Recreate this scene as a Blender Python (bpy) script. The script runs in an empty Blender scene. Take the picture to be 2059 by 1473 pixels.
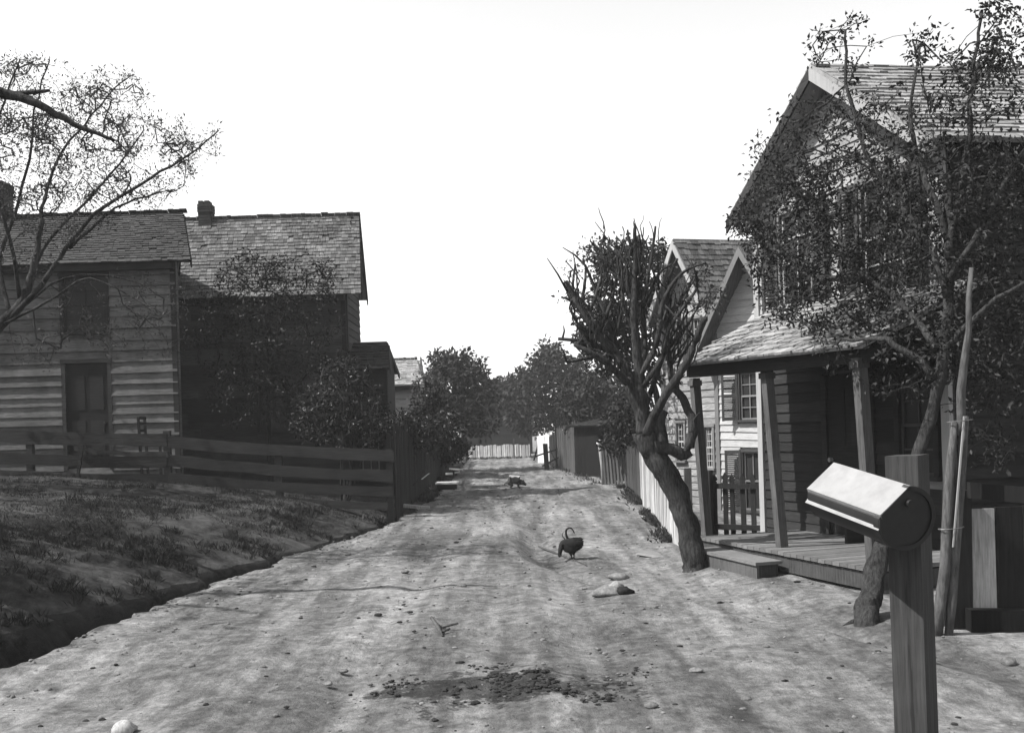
import bpy, math, random
import numpy as np
from mathutils import Vector as V, noise as N
random.seed(7); rng = np.random.default_rng(11)
S = bpy.context.scene
COL = S.collection
F, CX, HY, ROLL, ZC = 2000., 1029.5, 865., math.radians(1.7), 1.85
cR, sR = math.cos(ROLL), math.sin(ROLL)
U = random.uniform

# ---------------------------------------------------------------- surveying helpers
def uv(px, py):
    u = px - CX; w = py - HY
    return u * cR - w * sR, w * cR + u * sR
def W(px, py, Y):
    u, w = uv(px, py); return V((u / F * Y, Y, ZC - w / F * Y))
def G(px, py, z=0.):
    u, w = uv(px, py); Y = F * (ZC - z) / w; return V((u / F * Y, Y, z))
def tab(t, y):
    if y <= t[0][0]: return t[0][1]
    for (a, b), (c, d) in zip(t, t[1:]):
        if y <= c: return b + (d - b) * (y - a) / (c - a)
    return t[-1][1]
def sm(t):
    t = min(1., max(0., t)); return t * t * (3 - 2 * t)

# ---------------------------------------------------------------- mesh builder
class MB:
    def __init__(s): s.v = []; s.f = []; s.r = []
    def add(s, vs, fs, r=None):
        b = len(s.v); r = random.random() if r is None else r
        s.v.extend([tuple(p) for p in vs]); s.f.extend([tuple(b + i for i in f) for f in fs]); s.r.extend([r] * len(fs))
        return s
    def hexa(s, p, r=None):
        return s.add(p, [(3, 2, 1, 0), (4, 5, 6, 7), (0, 1, 5, 4), (1, 2, 6, 5), (2, 3, 7, 6), (3, 0, 4, 7)], r)
    def box(s, c, x, y, z, r=None):
        c, x, y, z = V(c), V(x), V(y), V(z)
        return s.hexa([c - x - y - z, c + x - y - z, c + x + y - z, c - x + y - z, c - x - y + z, c + x - y + z, c + x + y + z, c - x + y + z], r)
    def bar(s, a, b, wv, dv, r=None, taper=1.):
        a, b, wv, dv = V(a), V(b), V(wv) * .5, V(dv) * .5
        w2, d2 = wv * taper, dv * taper
        return s.hexa([a - wv - dv, a + wv - dv, a + wv + dv, a - wv + dv, b - w2 - d2, b + w2 - d2, b + w2 + d2, b - w2 + d2], r)
    def prism(s, poly, off, r=None):
        n = len(poly); off = V(off); p = [V(q) for q in poly]
        fs = [tuple(range(n))[::-1], tuple(range(n, 2 * n))] + [(i, (i + 1) % n, n + (i + 1) % n, n + i) for i in range(n)]
        return s.add(p + [q + off for q in p], fs, r)
    def tube(s, path, rad, n=6, r=None, wob=0., cap=True):
        path = [V(p) for p in path]; m = len(path)
        if m < 2: return s
        vs = []; ref = V((.31, .17, .93)); ph = U(0, 6)
        for i, p in enumerate(path):
            d = (path[min(i + 1, m - 1)] - path[max(i - 1, 0)])
            d = d.normalized() if d.length > 1e-9 else V((0, 0, 1))
            if abs(d.dot(ref)) > .95: ref = V((1, 0, .1))
            a = d.cross(ref).normalized(); b = d.cross(a)
            for k in range(n):
                t = 2 * math.pi * k / n + ph
                q = rad[i] * (1 + (wob * (N.noise(V((p.x * 5 + 9 * math.cos(t), p.y * 5 + 9 * math.sin(t), p.z * 4))) + .5 * N.noise(V((p.x * 14 + 20 * math.cos(t), p.y * 14 + 20 * math.sin(t), p.z * 9)))) if wob else 0))
                vs.append(p + (a * math.cos(t) + b * math.sin(t)) * q)
        fs = [(i * n + k, i * n + (k + 1) % n, (i + 1) * n + (k + 1) % n, (i + 1) * n + k) for i in range(m - 1) for k in range(n)]
        if cap: fs += [tuple(range(n))[::-1], tuple(range((m - 1) * n, m * n))]
        return s.add(vs, fs, r)
    def build(s, name, mat, parent=None, smooth=False, org=None):
        me = bpy.data.meshes.new(name)
        o = bpy.data.objects.new(name, me); COL.objects.link(o)
        base = V(org) if org is not None else V((0, 0, 0))
        if parent is not None:
            base = V(parent['_o']); o.parent = parent
        o['_o'] = tuple(float(q) for q in base)
        if parent is None: o.location = base
        bx, by, bz = base
        me.from_pydata([(x - bx, y - by, z - bz) for x, y, z in s.v], [], s.f)
        a = me.attributes.new('rnd', 'FLOAT', 'FACE'); a.data.foreach_set('value', s.r)
        if smooth: me.polygons.foreach_set('use_smooth', [True] * len(me.polygons))
        me.materials.append(mat)
        return o
def leafmesh(name, P, D, Nn, L, Wd, mat, parent=None, org=None, kind=None):
    """many folded leaf blades: P bases, D directions, Nn normals (numpy)"""
    n = len(P); base = np.array(parent['_o'] if parent is not None else (org or (0, 0, 0)), float)
    P = P - base
    D = D / (np.linalg.norm(D, axis=1, keepdims=True) + 1e-9)
    T = np.cross(D, Nn); T /= (np.linalg.norm(T, axis=1, keepdims=True) + 1e-9); Nn = np.cross(T, D)
    L = np.broadcast_to(np.asarray(L, float).reshape(-1, 1), (n, 1)); Wd = np.broadcast_to(np.asarray(Wd, float).reshape(-1, 1), (n, 1))
    v = np.empty((n, 4, 3)); v[:, 0] = P; v[:, 1] = P + D * L * .45 + T * Wd * .5 + Nn * Wd * .22; v[:, 2] = P + D * L - Nn * L * .12; v[:, 3] = P + D * L * .45 - T * Wd * .5 + Nn * Wd * .22
    me = bpy.data.meshes.new(name); me.vertices.add(4 * n); me.vertices.foreach_set('co', v.ravel())
    i = np.arange(n) * 4; tri = np.stack([i, i + 1, i + 2, i, i + 2, i + 3], 1).ravel().astype(np.int32)
    me.loops.add(6 * n); me.loops.foreach_set('vertex_index', tri); me.polygons.add(2 * n)
    me.polygons.foreach_set('loop_start', np.arange(2 * n, dtype=np.int32) * 3)
    me.update(calc_edges=True); me.validate()
    a = me.attributes.new('rnd', 'FLOAT', 'FACE'); a.data.foreach_set('value', np.repeat(rng.random(n), 2))
    me.materials.append(mat)
    o = bpy.data.objects.new(name, me); COL.objects.link(o)
    if parent is not None: o.parent = parent
    else: o.location = base
    o['_o'] = tuple(float(q) for q in base)
    if kind: o['kind'] = kind
    return o
def tag(o, label, cat, group=None):
    o['label'] = label; o['category'] = cat
    if group: o['group'] = group
    return o
def thing(name, label, cat, loc, group=None):
    o = bpy.data.objects.new(name, None); COL.objects.link(o); o.location = loc; o.empty_display_size = .2
    o['_o'] = tuple(loc); return tag(o, label, cat, group)

# ---------------------------------------------------------------- materials (all greys: a silver plate)
def mat(name, lo, hi, sc=(1, 1, 1), s1=1.2, s2=9., rnd=.25, rough=.85, bump=.25, bs=None, spec=.25, contrast=(.3, .7), mix=.5, bd=.02, trans=0., spots=None):
    m = bpy.data.materials.new(name); m.use_nodes = True; nt = m.node_tree; nd = nt.nodes; lk = nt.links
    b = nd['Principled BSDF']; b.inputs['Roughness'].default_value = rough; b.inputs['Specular IOR Level'].default_value = spec
    tc = nd.new('ShaderNodeTexCoord'); mp = nd.new('ShaderNodeMapping'); mp.inputs['Scale'].default_value = sc; lk.new(tc.outputs['Object'], mp.inputs['Vector'])
    n1 = nd.new('ShaderNodeTexNoise'); n1.inputs['Scale'].default_value = s1; n1.inputs['Detail'].default_value = 6; n1.inputs['Roughness'].default_value = .62; lk.new(tc.outputs['Object'], n1.inputs['Vector'])
    n2 = nd.new('ShaderNodeTexNoise'); n2.inputs['Scale'].default_value = s2; n2.inputs['Detail'].default_value = 7; n2.inputs['Roughness'].default_value = .68; lk.new(mp.outputs[0], n2.inputs['Vector'])
    def math_(op, a, c, x=None):
        q = nd.new('ShaderNodeMath'); q.operation = op
        for i, t in enumerate((a, c)):
            if isinstance(t, (int, float)): q.inputs[i].default_value = t
            else: lk.new(t, q.inputs[i])
        return q.outputs[0]
    mixn = math_('ADD', math_('MULTIPLY', n1.outputs['Fac'], 1 - mix), math_('MULTIPLY', n2.outputs['Fac'], mix))
    rp = nd.new('ShaderNodeMapRange'); rp.inputs[1].default_value, rp.inputs[2].default_value = contrast; rp.inputs[3].default_value, rp.inputs[4].default_value = lo, hi; lk.new(mixn, rp.inputs[0])
    val = rp.outputs[0]
    if spots:
        n3 = nd.new('ShaderNodeTexNoise'); n3.inputs['Scale'].default_value = spots[0]; n3.inputs['Detail'].default_value = 5; n3.inputs['Roughness'].default_value = .6; lk.new(mp.outputs[0], n3.inputs['Vector'])
        r3 = nd.new('ShaderNodeMapRange'); r3.inputs[1].default_value, r3.inputs[2].default_value = spots[1], spots[2]; r3.inputs[3].default_value, r3.inputs[4].default_value = 1., spots[3]; lk.new(n3.outputs['Fac'], r3.inputs[0])
        val = math_('MULTIPLY', val, r3.outputs[0])
    at = nd.new('ShaderNodeAttribute'); at.attribute_name = 'rnd'
    val = math_('MULTIPLY', val, math_('ADD', math_('MULTIPLY', at.outputs['Fac'], 2 * rnd), 1 - rnd))
    cb = nd.new('ShaderNodeCombineColor')
    for i in range(3): lk.new(val, cb.inputs[i])
    lk.new(cb.outputs[0], b.inputs['Base Color'])
    if bump:
        bp = nd.new('ShaderNodeBump'); bp.inputs['Strength'].default_value = bump; bp.inputs['Distance'].default_value = bd
        if bs:
            nb = nd.new('ShaderNodeTexNoise'); nb.inputs['Scale'].default_value = bs; nb.inputs['Detail'].default_value = 8; nb.inputs['Roughness'].default_value = .7; lk.new(mp.outputs[0], nb.inputs['Vector']); lk.new(nb.outputs['Fac'], bp.inputs['Height'])
        else: lk.new(n2.outputs['Fac'], bp.inputs['Height'])
        lk.new(bp.outputs[0], b.inputs['Normal'])
    if trans:
        tr = nd.new('ShaderNodeBsdfTranslucent'); lk.new(cb.outputs[0], tr.inputs['Color'])
        mx = nd.new('ShaderNodeMixShader'); mx.inputs[0].default_value = trans; lk.new(b.outputs[0], mx.inputs[1]); lk.new(tr.outputs[0], mx.inputs[2])
        lk.new(mx.outputs[0], nd['Material Output'].inputs['Surface'])
    return m
HZ = (1.6, 1.6, 26); VT = (26, 26, 1.5); SH = (28, 2.2, 2.2)
M = dict(
    dirt0=mat('dirt', 0.065, 0.265, (1.5, .75, 1), .9, 6, .0, .95, 1., 34, .1, (.38, .61), .55, .03, spots=(9, .52, .64, .5)),
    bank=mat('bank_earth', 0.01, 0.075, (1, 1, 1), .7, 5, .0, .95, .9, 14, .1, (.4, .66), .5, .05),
    ditch=mat('ditch_earth', 0.007, 0.035, (1, 1, 1), 1.2, 7, .0, .95, .9, 12, .1, (.35, .65), .5, .04),  # darker than the bank: damp plus the trench's shade put into the colour
    grass=mat('grass_blades', 0.009, 0.035, (1, 1, 1), .6, 4, .45, .7, 0, None, .2, (.35, .65), .4, .01, .25),
    white=mat('worn_white_paint', 0.2, 0.34, HZ, 1.1, 2.2, .1, .8, .3, None, .2, (.32, .55), .6, .01, spots=(3.5, .56, .7, .55)),
    pale=mat('dappled_faded_paint', 0.03, 0.17, HZ, 1.4, 2.2, .22, .85, .35, None, .2, (.36, .62), .6, .01, spots=(2.2, .45, .6, .35)),  # blotches put tree-shadow dapples into the faded paint
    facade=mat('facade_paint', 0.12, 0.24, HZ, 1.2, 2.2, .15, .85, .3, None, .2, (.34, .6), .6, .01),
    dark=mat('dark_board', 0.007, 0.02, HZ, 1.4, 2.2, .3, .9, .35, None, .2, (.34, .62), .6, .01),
    trim=mat('trim_paint', 0.08, 0.14, VT, 1.4, 2, .15, .8, .2, None, .2, (.3, .6), .6, .006),
    trimw=mat('pale_trim_paint', 0.18, 0.27, VT, 1.4, 2, .1, .8, .2, None, .2, (.3, .6), .6, .006),
    shut=mat('shutter_paint', 0.018, 0.035, VT, 2, 2, .2, .7, .15, None, .3, (.3, .6), .5, .004),
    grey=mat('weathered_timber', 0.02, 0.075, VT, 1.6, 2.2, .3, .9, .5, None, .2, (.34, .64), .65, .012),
    greyh=mat('weathered_rail', 0.008, 0.035, HZ, 1.6, 2.2, .3, .9, .5, None, .2, (.34, .64), .65, .012),
    fence=mat('bleached_pale', 0.13, 0.34, VT, 1.6, 2.2, .35, .9, .5, None, .2, (.34, .62), .65, .012),
    dkv=mat('dark_pale', 0.005, 0.02, VT, 1.6, 2.2, .4, .9, .5, None, .2, (.34, .64), .65, .012),
    deck=mat('deck_boards', 0.07, 0.13, (1.5, 1.5, 1.5), 1.5, 12, .22, .85, .3, None, .2, (.34, .64), .5, .008),
    shd=mat('dark_shingle', 0.006, 0.022, SH, 1.2, 2, .5, .85, .4, None, .3, (.36, .62), .6, .01),
    shg=mat('grey_shingle', 0.02, 0.11, SH, 1.1, 2, .55, .8, .4, None, .35, (.4, .6), .6, .01),
    shl=mat('bleached_shingle', 0.12, 0.24, SH, 1.2, 2, .32, .8, .4, None, .3, (.36, .62), .6, .01),
    shm=mat('weathered_shingle', 0.03, 0.1, SH, 1.2, 2, .5, .8, .4, None, .3, (.38, .62), .6, .01),
    weath=mat('weathered_dark_board', .014, .05, HZ, 1.4, 2.2, .4, .9, .35, None, .1, (.34, .62), .6, .01),
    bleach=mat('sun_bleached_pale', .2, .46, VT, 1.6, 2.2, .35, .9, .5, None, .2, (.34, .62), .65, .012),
    pitch=mat('tarred_board', .003, .011, VT, 1.6, 2.2, .4, .9, .4, None, .1, (.34, .64), .65, .012),
    whiteb=mat('greyed_white_paint', .1, .25, HZ, 1.1, 2.2, .22, .8, .3, None, .2, (.34, .58), .6, .01, spots=(3.5, .5, .66, .5)),
    barkd=mat('dark_bark', .006, .02, (9, 9, 2), 2.5, 4, .12, .95, 1., 5, .1, (.4, .6), .6, .06),
    bark=mat('bark', 0.02, 0.07, (9, 9, 2), 2.5, 4, .12, .95, 1., 5, .1, (.4, .6), .6, .06),
    barkl=mat('pale_bark', 0.03, 0.1, (9, 9, 2), 3, 4, .15, .95, .7, 5, .1, (.36, .62), .6, .03),
    leaf=mat('broad_leaf', 0.01, 0.02, (1, 1, 1), 1, 5, .4, .6, 0, None, .22, (.3, .7), .4, .01, .12),
    leaff=mat('far_leaf', 0.013, 0.025, (1, 1, 1), .8, 3, .4, .7, 0, None, .2, (.3, .7), .4, .01, .15),
    leaft=mat('spring_leaf', 0.028, 0.05, (1, 1, 1), 1, 5, .4, .65, 0, None, .25, (.3, .7), .4, .01, .3),
    leafd=mat('dark_leaf', 0.003, 0.008, (1, 1, 1), 1, 5, .45, .6, 0, None, .2, (.3, .7), .4, .01, .08),  # darkest leaf tone, for shrubs and small trees
    petal=mat('petal', 0.35, 0.5, (1, 1, 1), 3, 9, .1, .7, 0, None, .2, (.3, .7), .5, .01, .3),
    glass=mat('window_glass', .012, .03, (1, 1, 1), 2, 3, .1, .2, .05, None, .15, (.3, .7), .5, .01),
    brick=mat('chimney_brick', 0.015, 0.04, (6, 6, 18), 4, 3, .3, .95, .5, None, .1, (.35, .65), .5, .02),
    tin=mat('galvanised_tin', 0.17, 0.215, (1, 1, 1), 7, 22, .0, .62, .06, None, .35, (.35, .65), .5, .004, spots=(16, .5, .68, .85)),
    tind=mat('dull_tin', 0.008, 0.016, (1, 1, 1), 9, 30, .0, .6, .06, None, .35, (.35, .65), .5, .004),
    post=mat('post_timber', 0.014, 0.045, (34, 34, 1.6), 2.4, 2.4, .1, .85, .5, None, .2, (.34, .62), .65, .006, spots=(.9, .6, .68, .45)),
    stone=mat('stone', 0.06, 0.17, (1, 1, 1), 6, 25, .2, .95, .6, None, .1, (.34, .64), .5, .02),
    clod=mat('dark_clod', 0.012, 0.03, (1, 1, 1), 8, 30, .4, .95, .6, None, .1, (.34, .64), .5, .02),
    split=mat('fresh_split_wood', 0.18, 0.26, VT, 2, 2, .1, .8, .2, None, .2, (.3, .7), .5, .006),
    lime=mat('whitewash', 0.4, 0.55, VT, 2, 2, .12, .9, .3, None, .2, (.3, .6), .5, .01),
    hen=mat('dark_plumage', 0.012, 0.03, (1, 1, 1), 14, 40, .2, .95, .5, None, .05, (.3, .7), .5, .01),
    wire=mat('wire', 0.06, 0.1, (1, 1, 1), 9, 9, .0, .5, 0, None, .5),
)
def dogfur():
    m = bpy.data.materials.new('dog_fur'); m.use_nodes = True; nt = m.node_tree; nd = nt.nodes; lk = nt.links; b = nd['Principled BSDF']; b.inputs['Roughness'].default_value = .85
    tc = nd.new('ShaderNodeTexCoord'); sp = nd.new('ShaderNodeSeparateXYZ'); lk.new(tc.outputs['Object'], sp.inputs[0])
    n = nd.new('ShaderNodeTexNoise'); n.inputs['Scale'].default_value = 7; lk.new(tc.outputs['Object'], n.inputs['Vector'])
    a = nd.new('ShaderNodeMath'); a.operation = 'MULTIPLY_ADD'; lk.new(n.outputs['Fac'], a.inputs[0]); a.inputs[1].default_value = .16; lk.new(sp.outputs[2], a.inputs[2])
    r = nd.new('ShaderNodeValToRGB'); r.color_ramp.interpolation = 'CONSTANT'; r.color_ramp.elements[0].color = (.012, .012, .012, 1); r.color_ramp.elements[1].position = .40; r.color_ramp.elements[1].color = (.24, .24, .24, 1)
    lk.new(a.outputs[0], r.inputs[0]); lk.new(r.outputs[0], b.inputs['Base Color']); return m
M['dog'] = dogfur()
def dirtmat(name, lo, hi, damp=None):
    m = bpy.data.materials.new(name); m.use_nodes = True; nt = m.node_tree; nd = nt.nodes; lk = nt.links; b = nd['Principled BSDF']; b.inputs['Roughness'].default_value = .95; b.inputs['Specular IOR Level'].default_value = .1
    tc = nd.new('ShaderNodeTexCoord')
    def noise(sc, s, det=6, ro=.6):
        mp = nd.new('ShaderNodeMapping'); mp.inputs['Scale'].default_value = sc; lk.new(tc.outputs['Object'], mp.inputs['Vector'])
        n_ = nd.new('ShaderNodeTexNoise'); n_.inputs['Scale'].default_value = s; n_.inputs['Detail'].default_value = det; n_.inputs['Roughness'].default_value = ro; lk.new(mp.outputs[0], n_.inputs['Vector']); return n_.outputs['Fac']
    def rng_(f, a, c, d, e_):
        r = nd.new('ShaderNodeMapRange'); r.interpolation_type = 'SMOOTHSTEP'
        for i, q in enumerate((a, c, d, e_)): r.inputs[1 + i].default_value = q
        lk.new(f, r.inputs[0]); return r.outputs[0]
    def mul(a, c):
        q = nd.new('ShaderNodeMath'); q.operation = 'MULTIPLY'; lk.new(a, q.inputs[0]); lk.new(c, q.inputs[1]); return q.outputs[0]
    v = rng_(noise((1, .35, 1), .8, 5, .6), .3, .7, lo, hi)                       # broad drifts of dust and bare clay
    v = mul(v, rng_(noise((1.7, .16, 1), 2.2, 5, .62), .34, .66, .62, 1.22))       # drawn out along the wheel tracks
    v = mul(v, rng_(noise((1, 1, 1), 5.5, 9, .74), .3, .7, .55, 1.42))
    v = mul(v, rng_(noise((1, 1, 1), 17, 7, .75), .3, .7, .7, 1.26)); v = mul(v, rng_(noise((1, 1, 1), 44, 6, .75), .5, .7, 1.08, .5))             # grit
    if damp:
        sp = nd.new('ShaderNodeVectorMath'); sp.operation = 'SUBTRACT'; lk.new(tc.outputs['Object'], sp.inputs[0]); sp.inputs[1].default_value = (damp[0], damp[1], 0)
        sc2 = nd.new('ShaderNodeVectorMath'); sc2.operation = 'MULTIPLY'; lk.new(sp.outputs[0], sc2.inputs[0]); sc2.inputs[1].default_value = (1 / damp[2], 1 / damp[3], 0)
        ln = nd.new('ShaderNodeVectorMath'); ln.operation = 'LENGTH'; lk.new(sc2.outputs[0], ln.inputs[0])
        ad_ = nd.new('ShaderNodeMath'); ad_.operation = 'MULTIPLY_ADD'; lk.new(noise((1, 1.3, 1), 5.5, 8, .75), ad_.inputs[0]); ad_.inputs[1].default_value = 3.6; lk.new(ln.outputs['Value'], ad_.inputs[2])
        v = mul(v, rng_(ad_.outputs[0], 2.25, 2.55, .32, 1.))
    cb = nd.new('ShaderNodeCombineColor')
    for i in range(3): lk.new(v, cb.inputs[i])
    lk.new(cb.outputs[0], b.inputs['Base Color'])
    bp = nd.new('ShaderNodeBump'); bp.inputs['Strength'].default_value = 1.; bp.inputs['Distance'].default_value = .028; lk.new(noise((1, .8, 1), 26, 8, .72), bp.inputs['Height']); lk.new(bp.outputs[0], b.inputs['Normal'])
    return m
_dp = G(1000, 1382, .13)
M['dirt'] = dirtmat('road_dirt', .085, .17, (_dp.x, _dp.y, 1.15, .5)); M['yard'] = dirtmat('yard_dirt', .1, .2)

# ---------------------------------------------------------------- the lie of the land
XD = [(3, -4.75), (5, -4.4), (7.45, -3.89), (10.94, -3.5), (14, -3.06), (17.2, -2.45), (21, -2.2), (26.5, -2.04), (36, -2.2), (48, -2.44), (62, -2.8), (80, -2.9)]
XR = [(3, 3.4), (8, 3.42), (9.3, 3.3), (11, 2.95), (13, 2.5), (14.4, 2.42), (27, 3.15), (30, 2.9), (39, 2.5), (54, 1.75), (64, 1.5), (80, 1.5)]
XS = [(4, 4.2), (7.4, 2.9), (9, 1.9), (11, .85), (13, .3), (16, .05), (20, .2)]
def edge_d(y): return tab(XD, y) + .16 * N.noise(V((3.1, y * .9, 0))) + .09 * N.noise(V((1.1, y * 3.1, 0))) + .05 * N.noise(V((1.1, y * 8.3, 0)))
def edge_r(y): return tab(XR, y) + .06 * N.noise(V((7.7, y * 1.7, 0)))
def wd(y): return (1 + .4 * N.noise(V((9.1, y * 1.1, 2))) + .25 * N.noise(V((5.1, y * 3.7, 2)))) * tab([(3, 1.25), (9, 1.2), (15, .85), (19, .6), (23, .35), (27, .12), (90, .12)], y)
def dd(y): return tab([(3, .62), (12, .58), (17, .42), (22, .2), (27, .0), (90, 0)], y)
def road_z(x, y):
    A = tab([(3, .05), (6, .09), (8.5, .19), (15, .2), (20, .14), (90, .12)], y)
    f = tab([(5, 0), (7.5, .9), (14, 1), (17, .7), (22, .0), (90, 0)], y)
    q = x - tab(XS, y) - .2 * N.noise(V((y * .8, 5, 1)))
    return A * (1 - f * sm(q / .5 + .5)) - .055 * f * math.exp(-((q - .3) / .2) ** 2)
def shoulder(x, y): return .11 * sm((x - tab(XR, y) + .85) / .75) * tab([(6, 0), (7.6, 1), (14, 1), (15.6, 0)], y)
def gz(x, y):
    xd, xr = edge_d(y), edge_r(y)
    if x >= xr: return shoulder(x, y) + road_z(xr, y) - tab([(3, .0), (13, .0), (16, .08), (90, .08)], y) * min(x - xr, 7)
    if x >= xd: return road_z(x, y) + shoulder(x, y)
    w = wd(y)
    if x >= xd - w:
        t = (xd - x) / w
        return road_z(xd, y) * (1 - t) + .05 * t - dd(y) * (sm(t / .2) if t < .35 else sm((1 - t) / .35))
    d = xd - w - x
    return .05 + tab([(3, 1.35), (20, 1.4), (25, .9), (34, .35), (90, .2)], y) * (1 - math.exp(-d / 3.8))
def fbm(x, y, s, o=3):
    r = 0; a = 1
    for i in range(o):
        r += a * N.noise(V((x * s, y * s, i * 3.3))); a *= .5; s *= 2.1
    return r
ys = [-60, -25, -8, -2, 1, 2.2, 3.]
y = 3.6
while y < 74: ys.append(y); y *= 1.0062
ys += [78, 90, 110, 150, 220, 400, 800]
lcols = [0.] + [.05 * 1.085 ** i for i in range(1, 64)]
lcols = [c for c in np.cumsum([0] + [.05 * 1.05 ** i for i in range(68)])] + [45, 80, 200, 600]
rcols = list(np.cumsum([0] + [.05 * 1.09 ** i for i in range(34)])) + [30, 60, 200, 600]
ND, NR_ = 14, 120
cols = [('l', c) for c in lcols[::-1][:-1]] + [('d', k / ND) for k in range(ND)] + [('m', k / NR_) for k in range(NR_)] + [('r', c) for c in rcols]
kinds = []
for a, b in zip(cols, cols[1:]): kinds.append('bank' if a[0] == 'l' else a[0])
pts = []
for y in ys:
    yy = min(max(y, 3), 80); xd, xr, w = edge_d(yy), edge_r(yy), wd(yy)
    for k, t in cols:
        if k == 'l': x = xd - w - t
        elif k == 'd': x = xd - w + w * t
        elif k == 'm': x = xd + (xr - xd) * t
        else: x = xr + t
        if k == 'l': z = .05 + tab([(3, 1.35), (20, 1.4), (25, .9), (34, .35), (90, .2)], yy) * (1 - math.exp(-t / 3.8))
        else: z = gz(x, yy)
        if 3 < y < 76 and abs(x) < 14:
            if k == 'm':
                e = min(1, t * 14, (1 - t) * 10)
                # worn wheel lines and foot-trodden lumps
                rut = .025 * N.noise(V((x * 2.6 + .25 * N.noise(V((0, y * .4, 0))), y * .12, 4)))
                z += e * (rut + .05 * fbm(x, y, .8, 2) + .011 * fbm(x, y * .7, 3.2, 3))
                if t < .12: z += .02 * fbm(x, y, 5, 2)
                z += -.05 * (math.exp(-((t - .36 - .02 * math.sin(y * .23)) / .035) ** 2) + math.exp(-((t - .60 - .02 * math.sin(y * .23)) / .035) ** 2)) * (.6 + .8 * N.noise(V((y * .35, t * 2, 7))))
                z += max(0, .016 * (N.noise(V((x * 7, y * 4.5, 2))) - .3))
            elif k == 'l': z += min(1, .25 + t) * (.07 * fbm(x, y, .6, 2) + .028 * fbm(x, y, 2.6, 4))
            elif k == 'd': z += .09 * fbm(x, y, 2.5, 3) * min(1, 4 * t, 5 * (1 - t))
            else: z += min(1, t * 6) * (.02 * fbm(x, y, 1.5, 3))
        pts.append((x, y, z))
nc = len(cols)
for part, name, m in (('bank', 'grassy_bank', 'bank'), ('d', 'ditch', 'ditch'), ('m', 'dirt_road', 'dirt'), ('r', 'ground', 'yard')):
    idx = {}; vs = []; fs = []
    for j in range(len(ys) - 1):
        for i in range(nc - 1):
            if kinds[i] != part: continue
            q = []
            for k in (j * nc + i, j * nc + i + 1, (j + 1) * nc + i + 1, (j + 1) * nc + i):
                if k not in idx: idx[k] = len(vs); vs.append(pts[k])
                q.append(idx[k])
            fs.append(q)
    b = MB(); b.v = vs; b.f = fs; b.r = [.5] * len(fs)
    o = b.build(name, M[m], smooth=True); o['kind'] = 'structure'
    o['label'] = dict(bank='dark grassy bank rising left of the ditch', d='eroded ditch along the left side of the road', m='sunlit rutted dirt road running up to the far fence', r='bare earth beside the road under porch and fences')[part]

# ---------------------------------------------------------------- building helpers
Z = V((0, 0, 1))
def P(O, e, n, s, d, z): return V((O[0] + e[0] * s + n[0] * d, O[1] + e[1] * s + n[1] * d, z))
def clap(mb, O, e, n, s0, s1, z0, ze, zp=None, sp=None, ex=.14, op=(), sag=0., th=.03):
    top = zp if zp else ze
    def span(z):
        if z <= ze or not zp: return s0, s1
        t = (z - ze) / (zp - ze); return s0 + (sp - s0) * t, s1 + (sp - s1) * t
    k = 0; z = z0
    while z < top - .02:
        zt = min(z + ex * 1.15, top); a0, b0 = span(z); a1, b1 = span(zt)
        segs = [(a0, b0, a1, b1)]
        for (p, q, u, v) in op:
            if min(zt, v) - max(z, u) > .35 * ex:
                new = []
                for (c0, d0, c1, d1) in segs:
                    if q <= max(c0, c1) or p >= min(d0, d1): new.append((c0, d0, c1, d1)); continue
                    if p > c0: new.append((c0, p, min(c1, p), p))
                    if q < d0: new.append((q, d0, q, max(d1, q)))
                segs = new
        for (c0, d0, c1, d1) in segs:
            if d0 - c0 < .03: continue
            cuts = [0.]
            if d0 - c0 > 3.5:
                t = U(.25, .75); cuts.append(t)
            cuts.append(1.)
            for ta, tb in zip(cuts, cuts[1:]):
                g = .002
                sa, sb = c0 + (d0 - c0) * ta + g, c0 + (d0 - c0) * tb - g
                ua, ub = c1 + (d1 - c1) * ta + g, c1 + (d1 - c1) * tb - g
                ja, jb = U(-.009, .009) - sag * sa, U(-.009, .009) - sag * sb; w = th * U(.8, 1.25)
                mb.hexa([P(O, e, n, sa, 0, z + ja), P(O, e, n, sb, 0, z + jb), P(O, e, n, sb, w, z + jb), P(O, e, n, sa, w, z + ja),
                         P(O, e, n, ua, 0, zt + ja), P(O, e, n, ub, 0, zt + jb), P(O, e, n, ub, .007, zt + jb), P(O, e, n, ua, .007, zt + ja)])
        z += ex * (1 + U(-.04, .04) * (1 if ex < .2 else 4.5)); k += 1
    return mb
def backing(mb, O, e, n, s0, s1, z0, ze, zp=None, sp=None, th=.12, d0=-.04):
    poly = [P(O, e, n, s0, d0, z0), P(O, e, n, s1, d0, z0), P(O, e, n, s1, d0, ze)]
    if zp: poly.append(P(O, e, n, sp, d0, zp))
    poly.append(P(O, e, n, s0, d0, ze))
    return mb.prism(poly, V((n[0], n[1], 0)) * -th)
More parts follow.
